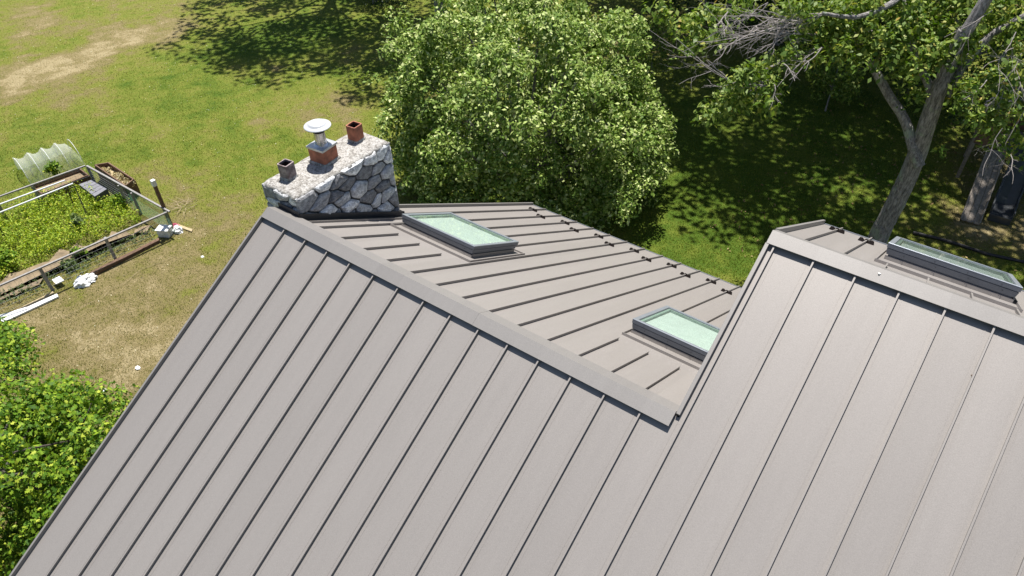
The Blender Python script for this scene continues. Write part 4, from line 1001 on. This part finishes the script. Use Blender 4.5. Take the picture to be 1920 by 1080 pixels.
blob('stone', tuple(P(380, 482)), (.06, .04, .03), M_WHITE, 'small pale stone on the dry lawn near the left roof edge', 'stone', 9)
mb = MB(); mb.tube([P(x, y, GZ+.035) for x, y in ((110, 599), (140, 585), (165, 570), (195, 555), (205, 543), (235, 530), (262, 506), (300, 492), (330, 480))], .0045, 6)
tag(mb.build('rope', M_STRAW), 'thin white rope lying across the dry lawn', 'rope')
mb = MB()
for _ in range(26):
    q = P(345+rng.normal()*6, 385+rng.normal()*6, GZ+.05); an = rng.uniform(0, 6.28); mb.tube([q, q+np.array([math.cos(an), math.sin(an), .05])*.35], .006, 5)
tag(mb.build('straw_pile', M_STRAW), 'scatter of dry stalks on the lawn beyond the corner post', 'straw', kind='stuff')

# ------------------------------------------------------------------ right hand side: playset, edging
mb = MB(); e = [P(x, y, GZ+.03) for x, y in ((1712, 436), (1760, 447), (1800, 459), (1850, 476), (1925, 492))]
mb.tube(e, .045, 8); tag(mb.build('lawn_edging', M_DARK), 'thin black lawn edging strip in the grass behind the right skylight', 'edging')
S0 = P(1872, 414); ply = empty('playset', (S0[0]+.6, S0[1]+1.4, GZ), 'wooden playset with dark slide and plank ramp at the right edge', 'playset')
S1 = P(1925, 285, GZ+1.25)
d = S1-S0; d[2] = 0; Ls = np.linalg.norm(d); d /= Ls; sdv = np.array([d[1], -d[0], 0])
mb = MB(); prof = [(-.30, .22), (-.26, .22), (-.24, .06), (0, .03), (.24, .06), (.26, .22), (.30, .22), (.29, -.02), (-.29, -.02)]
st = [(0, .16), (.12, .15), (.3, .2), (.55, .55), (.8, .95), (1.0, 1.28)]; ring = []
for s_, z in st: ring += [tuple(S0+d*Ls*s_+sdv*a_+np.array([0, 0, z+b_*(.85)])) for a_, b_ in prof]
n = len(prof); mb.poly(ring, [(k+i*n, (k+1) % n+i*n, (k+1) % n+(i+1)*n, k+(i+1)*n) for i in range(len(st)-1) for k in range(n)]+[tuple(range(n))[::-1]])
mb.bar(S0+np.array([0, 0, .06])-sdv*.28-d*.02, S0+np.array([0, 0, .06])+sdv*.28-d*.02, .12, .26)
mb.build('slide', M_SLIDE, ply, bevel=.01)
Ra = P(1817, 419); Rb = P(1868, 285, GZ+1.2); mb = MB(); dd2 = Rb-Ra; sv = np.cross(dd2, [0, 0, 1]); sv /= np.linalg.norm(sv)
for k in range(3): o_ = sv*(-.16+.16*k); mb.bar(Ra+o_+np.array([0, 0, .04]), Rb+o_+np.array([0, 0, .04]), .15, .035)
mb.bar(Ra-sv*.24+np.array([0, 0, .07]), Rb-sv*.24+np.array([0, 0, .07]), .035, .09); mb.bar(Ra+sv*.24+np.array([0, 0, .07]), Rb+sv*.24+np.array([0, 0, .07]), .035, .09)
mb.build('ramp', M_WOOD, ply, bevel=.004)
D = (Rb+S1)/2; D = D+d*.75; rzp = math.atan2(d[1], d[0])
mb = MB(); D0_ = np.array([D[0], D[1], GZ])
for k in range(9): mb.box((-.7+k*.16, -1.0, 1.18), (-.7+k*.16+.15, 1.0, 1.22), 0, rzp, D0_)
mb.build('deck', M_WOOD, ply)
for sx_ in (-.72, .72):
    for sy_ in (-1.0, 1.0):
        mb = MB(); mb.box((sx_-.05, sy_-.05, 0), (sx_+.05, sy_+.05, 2.6), 0, rzp, D0_); mb.build('leg', M_WOOD, ply, bevel=.004)
mb = MB(); 
for s_ in (-1, 1):
    mb.poly([tuple(D0_+np.array([math.cos(rzp)*x-math.sin(rzp)*y, math.sin(rzp)*x+math.cos(rzp)*y, z])) for x, y, z in ((-.9, s_*1.15, 2.35), (.9, s_*1.15, 2.35), (.9, 0, 3.05), (-.9, 0, 3.05), (-.9, s_*1.15, 2.32), (.9, s_*1.15, 2.32), (.9, 0, 3.02), (-.9, 0, 3.02))], [(0, 1, 2, 3), (7, 6, 5, 4), (0, 4, 5, 1), (0, 3, 7, 4), (1, 5, 6, 2)])
mb.build('canopy', M_GREYBOX, ply)
mb = MB(); mb.box((-.80, -1.0, 1.25), (-.77, -.35, 1.9), 0, rzp, D0_); mb.build('side_panel', M_BROWN, ply)
mb = MB(); mb.box((-.80, .35, 1.25), (-.77, 1.0, 1.9), 0, rzp, D0_); mb.build('side_panel', M_BROWN, ply)
mb = MB(); mb.box((.77, -1.0, 1.25), (.80, 1.0, 1.9), 0, rzp, D0_); mb.build('side_panel', M_BROWN, ply)
